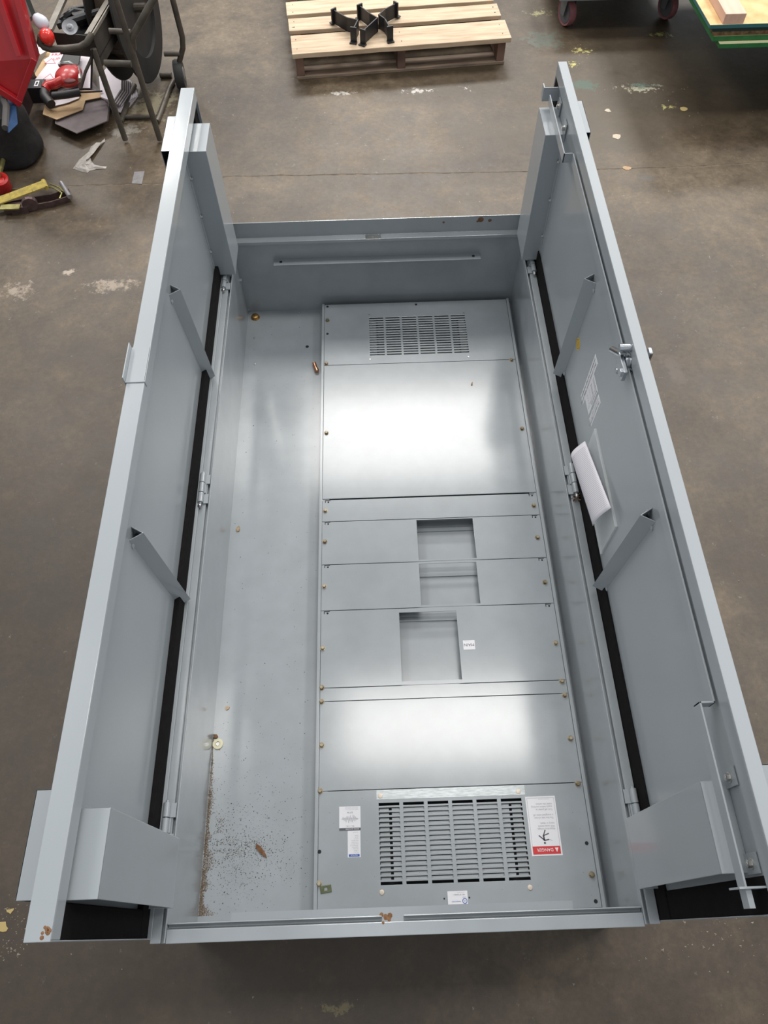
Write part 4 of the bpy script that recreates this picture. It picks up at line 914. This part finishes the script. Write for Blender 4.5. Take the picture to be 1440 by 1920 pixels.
# tool bag
bagm = mat('black_canvas', (.014, .013, .013), .85, var=.4, scale=40, bump=.3)
bag = empty('tool_bag', (-1.16, 3.0, ZG), 'black canvas tool bag with a blue panel at the left edge of the photograph', 'tool bag')
b = B(); bc = V3((P(5, 300, 2, ZG+.05).x-.02, 3.03, ZG+.0)); n_, m_ = 28, 12; vs = []; fs = []
for j in range(m_+1):
    h = j/m_; 
    for i in range(n_):
        t = 6.2832*i/n_; ct, st = math.cos(t), math.sin(t); k = (abs(ct)**3+abs(st)**3)**(-1/3)
        r = (1-.12*h-.55*max(0, h-.8)**1.2)*(1+.05*noise.noise(V3((ct*2, st*2, h*3)))); r *= .9 if j == 0 else 1
        vs.append((bc.x+.155*k*ct*r, bc.y+.125*k*st*r, ZG+.22*h+.01*noise.noise(V3((ct*3, st*3, 7)))*(h > 0)))
for j in range(m_):
    for i in range(n_): fs.append((j*n_+i, j*n_+(i+1) % n_, (j+1)*n_+(i+1) % n_, (j+1)*n_+i))
fs += [list(range(n_))[::-1], [m_*n_+i for i in range(n_)]]
for k_, v in enumerate(vs):
    if v[2] < ZG: vs[k_] = (v[0], v[1], ZG)
b.add(vs, fs); b.mk('body', bagm, bag, smooth=True)
b = B(); q = P(14, 210, 2, ZG+.20); b.hexa([P(8, 190, 2, ZG+.20), P(30, 182, 2, ZG+.225), P(32, 235, 2, ZG+.215), P(14, 250, 2, ZG+.20)], [P(8, 190, 2, ZG+.235), P(28, 180, 2, ZG+.24), P(34, 232, 2, ZG+.235), P(16, 250, 2, ZG+.235)]); b.box(bc.x-.16, bc.x-.03, bc.y-.137, bc.y-.10, ZG+.06, ZG+.20)
b.mk('side_panel', mat('blue_canvas', (.015, .06, .16), .8, var=.3, scale=30), bag, bev=.004, label='blue canvas panel')
b = B(); b.tube([P(-14, 176, 2, ZG+.24), P(4, 178, 2, ZG+.26), P(12, 200, 2, ZG+.25), P(10, 240, 2, ZG+.23)], .014, 8); b.mk('strap', mat('grey_webbing', (.10, .095, .09), .8), bag, smooth=True, label='grey webbing strap')
# yellow ratchet strap
rs = empty('ratchet_strap', P(70, 370, 2, ZG), 'yellow webbing ratchet strap lying on the floor at the left edge', 'strap')
YW = mat('yellow_webbing', (.48, .36, .06), .8, var=.35, scale=60, col2=(.28, .22, .07)); DS = mat('dirty_steel', (.15, .10, .095), .45, .6, var=.4, scale=50); YZ = mat('gold_zinc', (.42, .38, .15), .35, .8, var=.4, scale=50)
def web(pts, wd, t, z_, m, nm):
    b = B(); Q = [P(px, py, 2, z_+dz) for px, py, dz in pts]
    for a, c in zip(Q, Q[1:]):
        d = (c-a).normalized(); n = V3((-d.y, d.x, 0)).normalized()*wd/2; k = V3((0, 0, t))
        b.hexa([a-n, c-n, c+n, a+n], [a-n+k, c-n+k, c+n+k, a+n+k])
    return b.mk(nm, m, rs, bev=.001)
web([(-30, 388, 0), (20, 370, .01), (60, 355, .02), (84, 346, .025)], .048, .006, ZG+.03, YW, 'webbing')
b = B(); a = P(84, 346, 2, ZG+.05); d = V3((.95, .45, 0)).normalized(); n = V3((-d.y, d.x, 0)); b.rod(a-n*.026, a+n*.026, .010, 12); b.mk('webbing_fold', YW, rs, smooth=True)
for s_ in (-1, 1):
    pts = [(20, 396), (60, 388), (95, 382), (130, 371)]; Q = [P(px, py-(14 if s_ > 0 else 0), 2, ZG+.018) for px, py in pts]; b = B()
    for a, c in zip(Q, Q[1:]):
        dd = (c-a).normalized(); nn = V3((-dd.y, dd.x, 0))*.002; k = V3((0, 0, .030)); b.hexa([a-nn-k*.6, c-nn-k*.6, c+nn-k*.6, a+nn-k*.6], [a-nn+k*.3, c-nn+k*.3, c+nn+k*.3, a+nn+k*.3])
    b.mk('ratchet_frame', DS, rs)
a, c = P(115, 343, 2, ZG+.03), P(131, 369, 2, ZG+.03); b = B(); b.rod(a, c, .010, 12); b.mk('handle_bar', mat('silver_bar', (.45, .44, .46), .35, .8), rs, smooth=True)
b = B(); q = P(58, 386, 2, ZG+.02); b.lathe([(.030, -.012), (.032, 0), (.030, .012)], q+V3((0, 0, .012)), (.3, -1, 0), 14); b.box(q.x-.11, q.x-.01, q.y-.022, q.y+.016, ZG+.001, ZG+.030); b.mk('ratchet_wheel', DS, rs)
b = B(); b.tube([P(88, 350, 2, ZG+.03), P(100, 352, 2, ZG+.035), P(116, 362, 2, ZG+.03), P(112, 372, 2, ZG+.025)], .0035, 8); b.tube([P(93, 344, 2, ZG+.03), P(112, 352, 2, ZG+.03), P(120, 360, 2, ZG+.03)], .0035, 8); b.mk('wire_loop', YZ, rs, smooth=True); b = B(); b.box(*(lambda q: (q.x-.05, q.x+.03, q.y-.02, q.y+.01, ZG+.03, ZG+.036))(P(25, 388, 2, ZG+.03))); b.mk('strap_hook', YZ, rs, smooth=True)
q = P(3, 345, 2, ZG+.03); b = B(); b.lathe([(.030, -.03), (.036, -.02), (.036, .03), (.028, .035), (.018, .02)], q, (.15, -.2, 1), 20); b.mi = 1; b.rod(q+V3((.0, .01, .03)), P(12, 312, 2, ZG+.03)+V3((0, 0, .03)), .010, 8)
tag(b.mk('red_cup', [mat('cup_red', (.48, .015, .015), .4), YZ], smooth=True), 'small red round cup with an olive stick by the yellow strap', 'cup')
# torn white plastic scrap
sp = [(136, 315), (148, 298), (158, 290), (166, 283), (170, 274), (180, 266), (190, 266), (196, 258), (197, 264), (188, 272), (178, 276), (172, 284), (167, 290), (171, 300), (176, 307), (188, 312), (200, 311), (198, 315), (180, 316), (168, 319), (163, 323), (150, 320)]
Q = [P(px, py, 2, ZG+.004) for px, py in sp]; cen = P(158, 305, 2, ZG+.02); vs = []; fs = []
n = len(Q)
for ring, f in enumerate((1, .75, .45, .2)):
    for i, q in enumerate(Q):
        tgt = cen if i < 7 or i > 13 else P(168, 292, 2, ZG+.01) if f > .5 else cen
        v = V3(q).lerp(tgt, 1-f); v.z = ZG+.001+(.012*(1-f)+.008*noise.noise(v*60)+.004 if ring else 0); v.z = max(v.z, ZG+.0005); vs.append(v)
for r_ in range(3):
    for i in range(n): fs.append((r_*n+i, r_*n+(i+1) % n, (r_+1)*n+(i+1) % n, (r_+1)*n+i))
fs.append([3*n+i for i in range(n)])
b = B(); b.add(vs, fs); o = b.mk('plastic_scrap', mat('scrap_white', (.50, .46, .42), .5, var=.25, scale=90, bump=.4), smooth=False); tag(o, 'torn crumpled whitish plastic scrap on the floor left of the enclosure', 'scrap')
Q = [P(px, py, 2, ZG+.001) for px, py in ((252, 322), (271, 321), (266, 345), (247, 344))]; b = B(); b.prism([(q.x, q.y) for q in Q], ZG, ZG+.0015, 2)
tag(b.mk('tape_patch', mat('tape_grey', (.24, .23, .23), .6, var=.3, scale=60)), 'small grey square of tape stuck to the floor beside the joint', 'tape')
# leaf bits on the floor
def flake(px, py, r, m, label):
    q = P(px, py, 2, ZG); b = B(); n = 9; pts = []
    for i in range(n): t = 6.2832*i/n; k = r*(.45+.75*random.random()); pts.append((q.x+k*math.cos(t), q.y+k*math.sin(t)*.8))
    b.prism(pts, ZG, ZG+.0015, 2); return tag(b.mk('dry_leaf', m), label, 'leaf')
YF = mat('dry_leaf', (.45, .34, .14), .8); PF = mat('pale_leaf', (.48, .42, .33), .8)
flake(6, 1741, .017, YF, 'bright yellow leaf bit on the floor at the lower left edge')
flake(20, 1708, .010, YF, 'small yellow leaf bit just above the bright yellow one at the lower left')
flake(1155, 257, .024, PF, 'pale leaf flake on the floor right of the right door')
flake(1176, 315, .018, mat('tan_leaf', (.40, .27, .16), .8), 'tan leaf lying on the floor joint right of the enclosure')
flake(1138, 207, .020, PF, 'round pale flake on the floor close to the right door tip')
flake(1282, 206, .022, YF, 'yellowish flake on the brown floor right of the doors')
# fine crumbs on the concrete
b = B(); rn = random.Random(9)
for i in range(900):
    x, y = rn.uniform(-1.9, 3.0), rn.uniform(-.9, 4.6)
    if -.15 < x < 1.1 and -.06 < y < 2.05 or y > 3.4 or (x < -.4 and y > 2.45): continue
    grain(b, x, y, abs(rn.gauss(0, .0016))+.0008, ZG)
for c in ((30, 1720, 30, 18), (20, 1775, 25, 14), (1120, 150, 50, 30), (1200, 160, 50, 20), (1340, 1760, 60, 30), (700, 170, 90, 15), (1085, 105, 20, 20)):
    for i in range(60):
        q = P(rn.gauss(c[0], c[2]), rn.gauss(c[1], c[3]), 2, ZG)
        if -.15 < q.x < 1.1 and -.06 < q.y < 2.05 or q.y > 3.45: continue
        grain(b, q.x, q.y, abs(rn.gauss(0, .0014))+.0007, ZG)
tag(b.mk('crumbs', mat('pale_crumb', (.30, .265, .21), .8)), 'fine pale crumbs scattered over the concrete floor', 'debris', kind='stuff')
